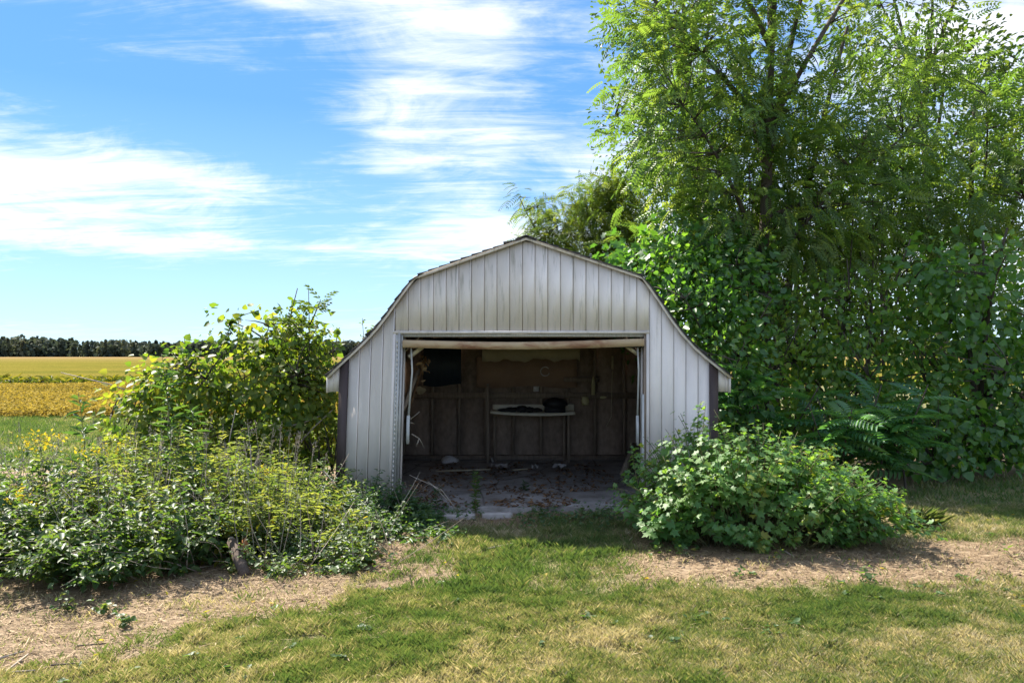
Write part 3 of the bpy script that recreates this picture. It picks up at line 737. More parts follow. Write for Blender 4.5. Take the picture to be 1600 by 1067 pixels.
# ------------------------------------------------------------------ floor and things inside the shed
def floorf():
    r = np.random.default_rng(2); xs = np.linspace(XL+.03, XR-.03, 60); ys = np.linspace(YF-.22, YB-.02, 50)
    X, Y = np.meshgrid(xs, ys); Z = .022+.030*fbm(X, Y, 2, 40)+.012*fbm(X, Y, 7, 43)
    Y[0] += .55*(fbm(X[0], X[0]*0, 2.2, 44)-.5); Y[1] = np.maximum(Y[1], Y[0]+.02)
    Z0 = X*0-.05
    mb = MB(); nx = 60; i = np.arange(49)[:, None]*nx; j = np.arange(59)[None]
    mb.add(np.stack([X, Y, Z], -1).reshape(-1, 3), np.stack([i+j, i+j+1, i+j+nx+1, i+j+nx], -1).reshape(-1, 4))
    V = [(X[0, k], Y[0, k], Z[0, k]) for k in range(60)]+[(X[0, k], Y[0, k]-.01, -.05) for k in range(60)]
    mb.add(V, [[60+k, 61+k, k+1, k] for k in range(59)])
    tag(mb.build('floor', M['concrete']), kind='structure')
floorf()
def slabstone(px, py, w, d, lab, seed):
    r = np.random.default_rng(seed); x, y = gp(px, py); n = 14; th = np.arange(n)/n*2*math.pi; rr = r.uniform(.8, 1.1, n)
    mb = MB(); V = []
    for z, s in ((-.03, 1.02), (.040, 1.0), (.052, .92)):
        V += [(w*s*rr[k]*math.cos(th[k]), d*s*rr[k]*math.sin(th[k]), z+.004*math.sin(3*th[k])) for k in range(n)]
    F = [[k+l*n, (k+1) % n+l*n, (k+1) % n+(l+1)*n, k+(l+1)*n] for l in (0, 1) for k in range(n)]+[list(range(2*n, 3*n))]
    mb.add(V, F, .5); o = mb.build('broken_slab', M['concrete_pale']); o.location = (x, y, 0)
    tag(o, lab, 'concrete slab', 'broken concrete slabs at the shed threshold')
M['concrete_pale'] = plain_mat('pale_concrete', (.24, .215, .195), (.44, .40, .37), 12, .9, .4)
slabstone(705, 810, .26, .10, 'pale broken concrete slab left of the tall green weed', 1)
slabstone(776, 808, .19, .075, 'small rounded pale concrete slab right of the tall green weed', 2)

def one(name, mat, fn, label, cat, group=None, smooth=False):
    mb = MB(); fn(mb); return tag(mb.build(name, mat, None, smooth), label, cat, group)
def sheet(mb, x0, x1, z0f, z1f, y, th=.012, n=24, bulge=0.0):
    xs = np.linspace(x0, x1, n); V = []
    for x in xs:
        u = (x-x0)/(x1-x0); V += [(x, y-bulge*math.sin(math.pi*u), z0f(u)), (x, y-bulge*math.sin(math.pi*u), z1f(u)), (x, y+th, z0f(u)), (x, y+th, z1f(u))]
    F = []
    for i in range(n-1):
        a, b = 4*i, 4*i+4; F += [[a, b, b+1, a+1], [a+2, a+3, b+3, b+2], [a+1, b+1, b+3, a+3], [a, a+2, b+2, b]]
    F += [[0, 1, 3, 2], [4*n-4, 4*n-2, 4*n-1, 4*n-3]]
    mb.add(V, F)
yw = YB-.13
def rag(u): return bz(563+2.2*math.sin(19*u)+1.4*math.sin(43*u+1)+1.0*math.sin(7*u))
one('cream_board', M['cream'], lambda mb: sheet(mb, bx(754), bx(905), rag, lambda u: bz(544), yw-.03), 'cream board with a torn wavy lower edge high on the back wall', 'board')
one('hardboard_sheet', M['hardboard'], lambda mb: sheet(mb, bx(745), bx(900), lambda u: bz(604+1.5*math.sin(9*u)), lambda u: bz(558), yw-.008), 'wide brown hardboard sheet fixed below the cream board', 'board')
one('dark_tarp', M['tarp'], lambda mb: sheet(mb, bx(664), bx(722), lambda u: bz(601+2*math.sin(5*u)), lambda u: bz(536), yw-.10, .008, 30, .05), 'dark blue tarpaulin hanging high on the left of the back wall', 'tarpaulin', smooth=True)
def ringf(mb):
    c = np.array([bx(851), yw-.045, bz(580)]); th = np.linspace(.7, 6.0, 18)
    mb.tube([c+np.array([.072*math.cos(t), -.004*math.sin(3*t), .072*math.sin(t)]) for t in th], .009, 6)
one('rope_ring', M['paper'], ringf, 'pale open ring hung on the brown hardboard sheet', 'ring', smooth=True)
def tool(mb):
    x = bx(955); mb.tube([(x, yw-.03, bz(577)), (x, yw-.03, bz(556))], .018, 8)
    mb.tube([(x, yw-.03, bz(578)), (x-.01, yw-.03, bz(600)), (x-.02, yw-.02, bz(650)), (x-.10, yw-.02, bz(665))], .006, 5)
one('wall_tool', M['cream'], tool, 'slim cream handle with a cord hanging on the right of the back wall', 'tool', smooth=True)
def spade(mb):
    x = bx(925); mb.tube([(x, yw-.05, bz(616)), (x, yw-.05, bz(598)), (x, yw-.05, bz(592)), (x, yw-.05, bz(587))], [.030, .030, .020, .006], 8)
one('wall_scoop', M['yellow_plastic'], spade, 'yellowed pointed scoop hung on a stud right of the workbench', 'scoop', smooth=True)
def blob(mb, c, rx, ry, rz, seed, n=10, m=7, rough=.25, tint=.5):
    r = np.random.default_rng(seed); V = []
    for i in range(m+1):
        ph = math.pi*i/m
        for k in range(n):
            t = 2*math.pi*k/n; q = 1+rough*(r.random()-.5)
            V.append((c[0]+rx*q*math.sin(ph)*math.cos(t), c[1]+ry*q*math.sin(ph)*math.sin(t), c[2]+rz*q*math.cos(ph)))
    mb.add(V, [[i*n+k, (i+1)*n+k, (i+1)*n+(k+1) % n, i*n+(k+1) % n] for i in range(m) for k in range(n)], tint)
one('socket_plate', M['yellow_plastic'], lambda mb: [mb.box(bx(908), bx(918), yw-.03, yw, bz(632), bz(619)), blob(mb, (bx(913), yw-.05, bz(625)), .06, .02, .07, 3)], 'cracked yellowed socket plate below the scoop', 'socket')
one('wall_scrap', M['yellow_plastic'], lambda mb: blob(mb, (bx(941), yw-.01, bz(620)), .055, .012, .022, 5), 'small yellowed scrap stuck on the wall right of the socket plate', 'scrap')
one('cable_box', M['paper'], lambda mb: [mb.box(bx(833), bx(842), yw-.02, yw+.02, bz(611), bz(603)), mb.tube([(bx(837), yw-.03, bz(607)), (bx(837), yw-.045, bz(607))], .02, 8)], 'small grey junction box under the brown hardboard sheet', 'junction box')
# workbench made from a sagging pale top
wb = thing('workbench', (bx(832), YB-.45, 0), 'workbench with sagging pale front edge and upstand against the back wall', 'workbench')
kb = (YB-.55)/KPX
def wx(px): return (px-800)*kb
def wz(py): return EYE-(py-HOR)*kb
def topf(mb):
    xs = np.linspace(wx(766), wx(899), 16); V = []
    for x in xs:
        u = (x-xs[0])/(xs[-1]-xs[0]); z = wz(643.0+1.6*u+5*4*u*(1-u)*.6)
        V += [(x, YB-.56, z-.030), (x, YB-.56, z+.006), (x, YB-.14, z-.024), (x, YB-.14, z+.006)]
    F = []
    for i in range(15):
        a, b = 4*i, 4*i+4; F += [[a, b, b+1, a+1], [a+2, a+3, b+3, b+2], [a+1, b+1, b+3, a+3], [a, a+2, b+2, b]]
    mb.add(V, F+[[0, 1, 3, 2], [60, 62, 63, 61]])
mb = MB(); topf(mb); mb.build('bench_top', M['bench'], wb)
mb = MB(); sheet(mb, bx(770), bx(896), lambda u: bz(640+2*u), lambda u: bz(631), YB-.135, .018); mb.build('upstand', M['bench'], wb)
for px in (762, 889):
    mb = MB(); mb.box(wx(px)-.02, wx(px)+.02, YB-.50, YB-.46, .04, wz(648) if px > 800 else wz(600), .5); mb.build('leg', M['stud'], wb)
for px in (772, 884):
    mb = MB(); mb.box(wx(px)-.018, wx(px)+.018, YB-.24, YB-.20, .04, wz(648), .5); mb.build('leg', M['stud'], wb)
def heap(mb):
    r = np.random.default_rng(12)
    for px, w, h in ((786, .10, .022), (800, .12, .035), (815, .10, .05), (828, .10, .04), (840, .09, .03)): blob(mb, (wx(px), YB-.36, wz(643)+h*.5), w, .12, h, int(px), 9, 6, .4)
one('dark_rags', M['black'], heap, 'low heap of dark rags lying on the workbench', 'rags')
ap = thing('old_motor', (wx(868), YB-.36, wz(645)), 'bulky black motor housing at the right end of the workbench', 'motor')
mb = MB(); blob(mb, (wx(868), YB-.36, wz(632)), .19, .14, .095, 31, 14, 9, .22); mb.build('housing', M['black'], ap, True)
mb = MB(); mb.box(wx(852), wx(884), YB-.48, YB-.24, wz(645), wz(637)); mb.build('base', M['black'], ap)
one('white_bag', M['paper'], lambda mb: blob(mb, at(702, 722, YB-.42), .125, .08, .085, 41, 11, 8, .55), 'crumpled white bag on the floor left of the bench', 'bag')
one('torn_scrap', M['cream'], lambda mb: blob(mb, at(657, 610, YB-.25), .085, .02, .06, 42, 8, 6, .5), 'torn pale scrap hanging on the left back wall', 'scrap')
def paperf(px, py, s, seed):
    def f(mb):
        r = np.random.default_rng(seed); c = at(px, py, 11.2); c[2] = .06; n = 6
        X, Y = np.meshgrid(np.linspace(-s, s, n), np.linspace(-s*.7, s*.7, n)); Z = .02+.075*r.random((n, n))
        i = np.arange(n-1)[:, None]*n; j = np.arange(n-1)[None]
        mb.add(np.stack([X+c[0], Y+c[1], Z+c[2]], -1).reshape(-1, 3), np.stack([i+j, i+j+1, i+j+n+1, i+j+n], -1).reshape(-1, 4))
    return f
one('crumpled_paper', M['paper'], paperf(780, 740, .12, 1), 'crumpled pale paper on the floor under the left end of the bench', 'paper')
one('crumpled_paper', M['paper'], paperf(874, 744, .10, 2), 'crumpled pale paper on the floor under the right end of the bench', 'paper')
one('crumpled_paper', M['paper'], paperf(836, 742, .05, 3), 'smallest crumpled paper scrap on the floor below the middle of the bench', 'paper')
one('pale_stick', M['cream'], lambda mb: mb.tube([(bx(700)-.05, 11.0, .07), (bx(770), 11.15, .075)], .010, 6), 'long pale stick lying on the floor below the white bag', 'stick')
one('pale_stick', M['cream'], lambda mb: mb.tube([(bx(800), 11.1, .07), (bx(822), 11.2, .075)], .010, 6), 'short pale stick on the floor beside the crumpled paper', 'stick')
def hose(mb):
    P = [at(768, 715, YB-.3), at(770, 722, YB-.32), at(776, 729, YB-.34), at(784, 732, YB-.36)]; mb.tube(P, .016, 7)
one('curved_pipe', M['alu'], hose, 'short curved grey pipe leaning by the left bench leg', 'pipe', smooth=True)
one('leaning_plank', M['stud'], lambda mb: mb.tube([at(972, 742, 10.9), at(991, 695, 11.4)], .05, 4, .6), 'old plank leaning by the right inside wall', 'plank')
def deadvine(mb):
    r = np.random.default_rng(9); a, b = at(640, 640, 9.2), at(664, 562, 9.5); mb.tube(curve(a, b, r, .05, 8), .008, 5, .6)
    n = 26; t = r.random(n)**.6; P = a+(b-a)*(.55+.45*t)[:, None]+r.normal(0, .03, (n, 3)); scatter(mb, OVATE, P, r.normal(size=(n, 3))-[0, 0, .8], r.normal(size=(n, 3)), r.uniform(.05, .10, n), r.uniform(.5, 1, n), r)
one('dead_vine', M['dry_leaf'], deadvine, 'dead vine with dry pale leaves hanging inside the left of the doorway', 'vine')
def twigs(pts, rad_, mat='dead_stem', **k):
    def f(mb):
        for p in pts: mb.tube(p, np.linspace(rad_, rad_*.5, len(p)), 5, .7)
    return f
one('dead_twig', M['dead_stem'], twigs([[at(640, 656, 8.75), at(650, 648, 8.8), at(656, 643, 8.8)], [at(641, 660, 8.75), at(648, 662, 8.8)]], .006), 'forked dead twig poking out beside the left door arm', 'twig')
one('dead_twig', M['dead_stem'], twigs([[at(643, 678, 8.8), at(655, 685, 8.85), at(663, 700, 8.9)], [at(655, 685, 8.85), at(650, 698, 8.85)]], .008), 'curved dead twig low beside the left door arm', 'twig')

# ------------------------------------------------------------------ lawn, straw and crops
def in_view(x, y, m=1.1): return (np.abs(x) < (800/KPX)*y*m+.3)
NOGRASS = lambda x, y: (x > -2.05) & (x < 2.3) & (y > 8.33) & (y < 12.6)
def build_grass():
    r = np.random.default_rng(17); mb = MB()
    def blades(n, y0, y1, hmin, hmax, wid, simple, soilkeep=.05, margin=0.0):
        y = np.sqrt(r.uniform(y0*y0, y1*y1, n)); half = 800/KPX*y*1.08+.15; x = r.uniform(-1, 1, n)*half
        if margin: x = np.sign(x)*(half+margin*r.random(n))
        s = soil_amount(x, y); clump = fbm(x, y, 6, 71); dry = .5*fbm(x, y, 1.1, 81)+.5*fbm(x, y, 4.2, 85)
        keep = ((s < .5) & (r.random(n) < .05+1.5*clump)) | ((s > .5) & (r.random(n) < soilkeep*np.clip(clump*3-1, 0, 1)))
        keep &= ~NOGRASS(x, y)
        x, y, dry, clump = x[keep], y[keep], dry[keep], clump[keep]; n = len(x)
        green = np.exp(-((x+.05-.35*(y-6.4))/.95)**2-((y-6.6)/1.3)**2)           # lusher turf in front of the door
        rear = 1.0*(y > 9)
        tm = .45+2.1*(dry-.5)-.28*green-.34*rear
        t = np.clip(tm+r.normal(0, .20, n), 0, 1)
        h = r.uniform(hmin, hmax, n)*(.45+.7*clump+1.0*vn(x, y, 11, 73)**2)*(1+.4*green); a = r.uniform(0, 2*math.pi, n); w = wid*r.uniform(.6, 1.3, n)
        b = r.uniform(.15, .95, n)*h; ba = r.uniform(0, 2*math.pi, n)
        z = gz(x, y)*(1-np.clip((np.hypot(x, y-7)-12)/8, 0, 1))-.004
        B = np.stack([x, y, z], -1); W = np.stack([np.cos(a), np.sin(a), 0*a], -1)*w[:, None]; Bd = np.stack([np.cos(ba), np.sin(ba), 0*a], -1)*b[:, None]
        up = np.array([0, 0, 1])*h[:, None]
        if simple:
            V = np.stack([B-W, B+W, B+up+Bd], 1); F = np.array([[0, 1, 2]])
        else:
            V = np.stack([B-W, B+W, B+up*.6+Bd*.35, B+up+Bd], 1); F = np.array([[0, 1, 2], [0, 2, 3]])
        k = V.shape[1]; mb.v.append(V.reshape(-1, 3)); mb.t.append(np.repeat(t, k))
        mb.f.append((F[None]+(np.arange(n)*k)[:, None, None]).reshape(-1, 3)+mb.n); mb.m.append(np.zeros(n*len(F))); mb.n += n*k
    blades(520000, 3.55, 5.6, .016, .044, .0015, False)
    blades(330000, 5.6, 9.0, .020, .050, .0024, False)
    blades(260000, 9.0, 22.0, .03, .08, .010, True)
    blades(170000, 2.6, 9.0, .022, .055, .0042, True, margin=2.6); blades(60000, 9.0, 20.0, .03, .08, .012, True, margin=4.0)
    tag(mb.build('grass', M['grass']), 'mown patchy green and straw coloured grass of the lawn', 'grass', kind='stuff')
build_grass()
def build_straw():
    r = np.random.default_rng(23); mb = MB()
    def strands(n, y0, y1, lmin, lmax, only_soil, tm):
        y = np.sqrt(r.uniform(y0*y0, y1*y1, n)); x = r.uniform(-1, 1, n)*(800/KPX*y*1.1+1.6)
        k = (soil_amount(x, y) > .5) if only_soil else np.ones(n, bool); k &= ~((x > -2.05) & (x < 2.3) & (y > 8.4)); k &= r.random(n) < .25+1.1*fbm(x, y, 3, 91)
        x, y = x[k], y[k]; n = len(x); L = r.uniform(lmin, lmax, n); a = r.normal(.1, 1.0, n); w = r.uniform(.0012, .0034, n)
        z = gz(x, y)+r.uniform(.002, .018, n); D = np.stack([np.cos(a), np.sin(a), r.normal(0, .12, n)], -1)*L[:, None]/2; W = np.stack([-np.sin(a), np.cos(a), 0*a], -1)*w[:, None]
        P = np.stack([x, y, z], -1); bow = np.stack([-np.sin(a), np.cos(a), 0*a], -1)*(r.normal(0, .08, n)*L)[:, None]
        V = np.stack([P-D-W, P-D+W, P+bow+W, P+bow-W, P+D+W*.6, P+D-W*.6], 1)
        mb.v.append(V.reshape(-1, 3)); mb.t.append(np.repeat(np.clip(r.normal(tm, .25, n), 0, 1), 6))
        F = np.array([[0, 1, 2, 3], [3, 2, 4, 5]]); mb.f.append((F[None]+(np.arange(n)*6)[:, None, None]).reshape(-1, 4)+mb.n); mb.m.append(np.zeros(2*n)); mb.n += 6*n
    strands(84000, 3.6, 8.4, .03, .13, True, .55); strands(12000, 3.6, 8.4, .05, .22, True, .25); strands(14000, 3.6, 7.5, .03, .08, False, .75)
    tag(mb.build('straw_litter', M['straw']), 'dry straw and twig litter on the bare soil', 'straw', kind='stuff')
    mb = MB(); n = 5200; y = np.sqrt(r.uniform(3.6**2, 8.4**2, n)); x = r.uniform(-1, 1, n)*(800/KPX*y*1.1); k = (soil_amount(x, y) > .5) & (fbm(x, y, 2.4, 97) > .44) & ~((x > -2.05) & (x < 2.3) & (y > 8.4)); x, y = x[k], y[k]; n = len(x)
    clod = tpl([(0, 0, .7), (.9, .1, .1), (.3, .8, .15), (-.6, .6, .1), (-.8, -.4, .12), (.1, -.9, .1), (0, 0, -.5)], [np.array([[0, 1, 2], [0, 2, 3], [0, 3, 4], [0, 4, 5], [0, 5, 1], [6, 2, 1], [6, 3, 2], [6, 4, 3], [6, 5, 4], [6, 1, 5]])])
    scatter(mb, clod, np.stack([x, y, gz(x, y)+.002], -1), np.stack([r.normal(size=n), r.normal(size=n), 0*x], -1), up_hint(n, r, .25), .006+.020*r.random(n)**3, np.clip(r.normal(.45, .25, n), 0, 1), r)
    tag(mb.build('soil_clods', M['clod']), 'small clods and pebbles on the bare soil', 'clods', kind='stuff')
    # leaf litter on the shed floor
    mb = MB(); n = 1500; x = r.uniform(-1.2, 1.4, n); y = 8.5+r.random(n)**1.6*3.4; k = fbm(x, y, 2.2, 15) > .46; x, y = x[k], y[k]; n = len(x)
    scatter(mb, OVATE, np.stack([x, y, r.uniform(.055, .075, n)], -1), np.stack([r.normal(size=n), r.normal(size=n), r.normal(0, .2, n)], -1), up_hint(n, r, .3), r.uniform(.03, .075, n), np.clip(r.normal(.35, .25, n), 0, 1), r)
    tag(mb.build('leaf_litter', M['dry_leaf']), 'dry brown leaves scattered over the shed floor', 'leaves', kind='stuff')
build_straw()
def build_crops():
    r = np.random.default_rng(29); mb = MB(); n = 170000
    y = r.uniform(21.3, 40.5, n)**1.0; x = -r.uniform(.2, .72, n)*y; row = np.round(y/.38)*.38; y = np.where(r.random(n) < .7, row+r.normal(0, .07, n), y)
    dens = fbm(x, y, .35, 51); k = (r.random(n) < .35+dens); x, y, dens = x[k], y[k], dens[k]; n = len(x)
    green = np.exp(-((y-33.0)/1.0)**2)*.4
    P = np.stack([x, y, r.uniform(.02, .30, n)*(.6+.8*dens)], -1)
    small = tpl([(0, 0, 0), (-.34, .45, .08), (0, 1, -.15), (.34, .45, .08)], [np.array([[0, 2, 1], [0, 3, 2]])])
    scatter(mb, small, P, r.normal(size=(n, 3))*[1, 1, .5], up_hint(n, r, .6), r.uniform(.065, .125, n), np.clip(r.normal(.45, .18, n)+.4*(fbm(x*.3, y, .8, 55)-.5)-green, 0, 1), r)
    tag(mb.build('soybean_field', M['soy']), 'golden yellow ripe soybeans behind the lawn on the left', 'crop', kind='stuff')
    mb = MB()
    for q in range(430):
        px, py = r.uniform(-34, -6.5), r.uniform(40.8, 43.2); h = r.uniform(.34, .56); m = 9
        mb.tube([(px, py, 0), (px+r.normal(0, .03), py, h)], [.02, .008], 3, .4)
        a = r.uniform(0, 6.28, m); z = r.uniform(.15, .95, m)*h
        scatter(mb, LANCE, np.stack([px+0*a, py+0*a, z], -1), np.stack([np.cos(a), np.sin(a), r.uniform(.3, 1.2, m)], -1), up_hint(m, r, .3), r.uniform(.28, .5, m), np.clip(r.normal(.35, .22, m)+.5*(z/h > .8), 0, 1), r)
    tag(mb.build('corn_row', M['corn']), 'dark green strip of young corn across the yellow fields', 'crop', kind='stuff')
build_crops()

# ------------------------------------------------------------------ trees and shrubs on the right
def E(px, py, Y, rx, ry, rz, w=1.0): return (tuple(at(px, py, Y)), (rx*Y/KPX, ry, rz*Y/KPX), w)
def rr_(s): return np.random.default_rng(s)
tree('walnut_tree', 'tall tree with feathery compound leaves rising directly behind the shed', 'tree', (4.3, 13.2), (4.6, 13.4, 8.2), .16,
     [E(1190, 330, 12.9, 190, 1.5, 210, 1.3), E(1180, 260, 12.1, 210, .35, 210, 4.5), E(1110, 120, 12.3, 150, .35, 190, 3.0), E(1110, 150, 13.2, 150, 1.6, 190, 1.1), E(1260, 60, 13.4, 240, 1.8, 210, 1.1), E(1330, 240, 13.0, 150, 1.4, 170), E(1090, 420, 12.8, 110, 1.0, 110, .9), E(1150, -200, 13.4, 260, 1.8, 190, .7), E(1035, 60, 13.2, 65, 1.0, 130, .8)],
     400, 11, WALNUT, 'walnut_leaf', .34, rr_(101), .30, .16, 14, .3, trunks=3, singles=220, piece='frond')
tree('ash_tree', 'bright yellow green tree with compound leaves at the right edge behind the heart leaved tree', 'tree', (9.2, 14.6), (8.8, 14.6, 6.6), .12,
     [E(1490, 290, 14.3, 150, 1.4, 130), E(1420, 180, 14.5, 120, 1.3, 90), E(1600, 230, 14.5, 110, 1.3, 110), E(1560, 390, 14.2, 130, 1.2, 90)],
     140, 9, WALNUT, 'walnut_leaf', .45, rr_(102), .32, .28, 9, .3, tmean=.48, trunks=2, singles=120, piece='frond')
tree('elm_tree', 'dark small leaved tree whose crown edges the sky left of the walnut tree', 'tree', (3.7, 17.2), (3.5, 17.2, 9.2), .17,
     [E(1030, 60, 17.0, 80, 1.5, 120), E(1025, 220, 17.0, 68, 1.4, 70), E(1025, 330, 17.0, 70, 1.4, 90), E(1080, 120, 17.4, 100, 1.6, 240), E(1050, -160, 17.2, 110, 1.6, 110), E(985, 190, 16.8, 30, .8, 90), E(985, 40, 16.8, 26, .8, 60), E(985, 330, 16.8, 36, .8, 60)],
     260, 36, OVATE, 'dark_leaf', .125, rr_(103), .34, .25, 12, .25, facing=.7)
tree('locust_tree', 'small tree with drooping fine feathery leaves behind the shed ridge', 'tree', (2.2, 15.2), (1.5, 15.0, 4.4), .075,
     [E(845, 312, 14.9, 40, .5, 14), E(850, 350, 14.9, 38, .5, 13), E(845, 388, 14.8, 36, .5, 16, .9), E(905, 320, 15.0, 50, .7, 18), E(905, 362, 15.0, 60, .7, 22), E(955, 350, 15.0, 55, .8, 60, 1.3), E(880, 405, 14.9, 60, .7, 26), E(950, 290, 15, 40, .6, 24), E(985, 400, 15, 50, .7, 45, 1.2)],
     290, 10, LOCUST, 'locust_leaf', .27, rr_(104), .15, .42, 9, .3, lean=.12, out_w=1.0, tmean=.6)
tree('black_cherry_tree', 'tall sparse dark tree against the sky in the upper right corner', 'tree', (10.6, 18.4), (10.0, 18.4, 9.6), .16,
     [E(1390, 20, 18.2, 110, 1.6, 130), E(1460, 130, 18.2, 90, 1.4, 90), E(1560, 165, 18.2, 70, 1.2, 80), E(1620, 220, 18.2, 110, 1.4, 90), E(1480, -120, 18.2, 130, 1.5, 90, .6), E(1540, 90, 18, 60, .7, 22, .5)],
     190, 40, OVATE, 'dark_leaf', .15, rr_(105), .32, .2, 11, .3, facing=.7, tmean=.6)
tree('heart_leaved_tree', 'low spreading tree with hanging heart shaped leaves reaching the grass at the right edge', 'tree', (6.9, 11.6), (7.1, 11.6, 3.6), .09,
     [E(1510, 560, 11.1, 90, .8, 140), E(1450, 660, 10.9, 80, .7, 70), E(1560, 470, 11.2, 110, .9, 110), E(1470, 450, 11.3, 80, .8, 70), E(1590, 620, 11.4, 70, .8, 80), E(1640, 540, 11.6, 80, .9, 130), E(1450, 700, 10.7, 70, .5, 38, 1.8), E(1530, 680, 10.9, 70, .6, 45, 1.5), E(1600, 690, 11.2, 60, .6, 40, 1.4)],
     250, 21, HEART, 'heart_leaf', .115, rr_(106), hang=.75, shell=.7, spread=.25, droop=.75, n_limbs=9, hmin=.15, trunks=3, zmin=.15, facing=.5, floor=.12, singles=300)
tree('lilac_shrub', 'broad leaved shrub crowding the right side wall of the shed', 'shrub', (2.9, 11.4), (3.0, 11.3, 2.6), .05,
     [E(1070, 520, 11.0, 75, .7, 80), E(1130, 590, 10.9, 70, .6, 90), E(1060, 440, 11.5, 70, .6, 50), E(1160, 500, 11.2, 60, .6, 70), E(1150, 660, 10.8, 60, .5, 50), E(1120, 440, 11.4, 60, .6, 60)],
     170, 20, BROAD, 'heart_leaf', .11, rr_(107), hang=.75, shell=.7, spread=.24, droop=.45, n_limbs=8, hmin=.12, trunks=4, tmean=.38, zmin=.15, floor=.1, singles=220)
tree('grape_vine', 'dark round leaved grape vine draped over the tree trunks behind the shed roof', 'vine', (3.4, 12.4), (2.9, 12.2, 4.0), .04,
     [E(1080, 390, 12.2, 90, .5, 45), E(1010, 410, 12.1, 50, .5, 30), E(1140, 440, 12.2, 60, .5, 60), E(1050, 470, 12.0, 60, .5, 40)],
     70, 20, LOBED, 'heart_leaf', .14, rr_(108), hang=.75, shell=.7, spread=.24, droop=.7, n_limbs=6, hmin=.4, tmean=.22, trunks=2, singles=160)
tree('mulberry_shrub', 'bright green broad leaved thicket between the shed and the heart leaved tree', 'shrub', (5.0, 12.0), (5.2, 12.0, 3.0), .05,
     [E(1280, 520, 11.7, 100, .8, 75), E(1370, 570, 11.5, 80, .8, 80), E(1250, 620, 11.5, 90, .7, 70), E(1330, 660, 11.2, 90, .6, 55)],
     170, 22, BROAD, 'mulberry_leaf', .105, rr_(109), hang=.75, shell=.7, spread=.25, droop=.6, n_limbs=9, hmin=.12, trunks=4, tmean=.5, zmin=.12, floor=.1, singles=220)
tree('hedgerow_tree', 'shaded tree deep behind the walnut trunks', 'tree', (6.2, 16.6), (6.0, 16.6, 5.5), .10,
     [E(1250, 420, 16.5, 160, 1.2, 120), E(1400, 380, 16.5, 130, 1.2, 150), E(1180, 520, 16.3, 120, 1.0, 110), E(1500, 520, 16.5, 110, 1.2, 120), E(1340, 600, 16.2, 200, 1.0, 90), E(1080, 560, 16.2, 120, .9, 110)],
     340, 36, OVATE, 'dark_leaf', .16, rr_(110), .42, .35, 9, .1, trunks=5, zmin=.2, facing=.7)
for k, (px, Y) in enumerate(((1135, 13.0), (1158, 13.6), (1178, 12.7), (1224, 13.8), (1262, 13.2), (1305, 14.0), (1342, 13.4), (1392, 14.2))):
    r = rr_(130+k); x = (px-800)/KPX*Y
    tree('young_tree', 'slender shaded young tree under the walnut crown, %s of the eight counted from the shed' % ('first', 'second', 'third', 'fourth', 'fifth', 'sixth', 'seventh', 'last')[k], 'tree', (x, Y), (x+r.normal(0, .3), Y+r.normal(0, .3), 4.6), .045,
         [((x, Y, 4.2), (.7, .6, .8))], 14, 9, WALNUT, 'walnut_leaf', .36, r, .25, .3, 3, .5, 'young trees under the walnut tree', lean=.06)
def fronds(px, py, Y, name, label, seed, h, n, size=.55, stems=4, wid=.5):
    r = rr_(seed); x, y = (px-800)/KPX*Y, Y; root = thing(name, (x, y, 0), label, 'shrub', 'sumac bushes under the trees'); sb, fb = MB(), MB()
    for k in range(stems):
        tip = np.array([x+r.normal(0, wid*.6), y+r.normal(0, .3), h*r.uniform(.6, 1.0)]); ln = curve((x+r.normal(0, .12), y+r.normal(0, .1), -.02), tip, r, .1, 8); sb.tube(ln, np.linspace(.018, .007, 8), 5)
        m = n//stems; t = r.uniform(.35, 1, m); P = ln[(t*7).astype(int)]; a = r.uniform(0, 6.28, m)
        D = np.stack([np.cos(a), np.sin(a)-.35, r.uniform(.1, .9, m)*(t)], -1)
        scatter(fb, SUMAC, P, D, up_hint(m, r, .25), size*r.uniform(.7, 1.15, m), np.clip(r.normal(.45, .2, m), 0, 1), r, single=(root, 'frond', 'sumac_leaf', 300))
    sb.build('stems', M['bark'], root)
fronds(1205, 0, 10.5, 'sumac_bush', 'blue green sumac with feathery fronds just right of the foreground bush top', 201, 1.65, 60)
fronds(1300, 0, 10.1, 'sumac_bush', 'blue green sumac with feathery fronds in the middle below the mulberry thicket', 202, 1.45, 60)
fronds(1385, 0, 9.9, 'sumac_bush', 'blue green sumac with arching fronds nearest the heart leaved tree', 203, 1.55, 60)
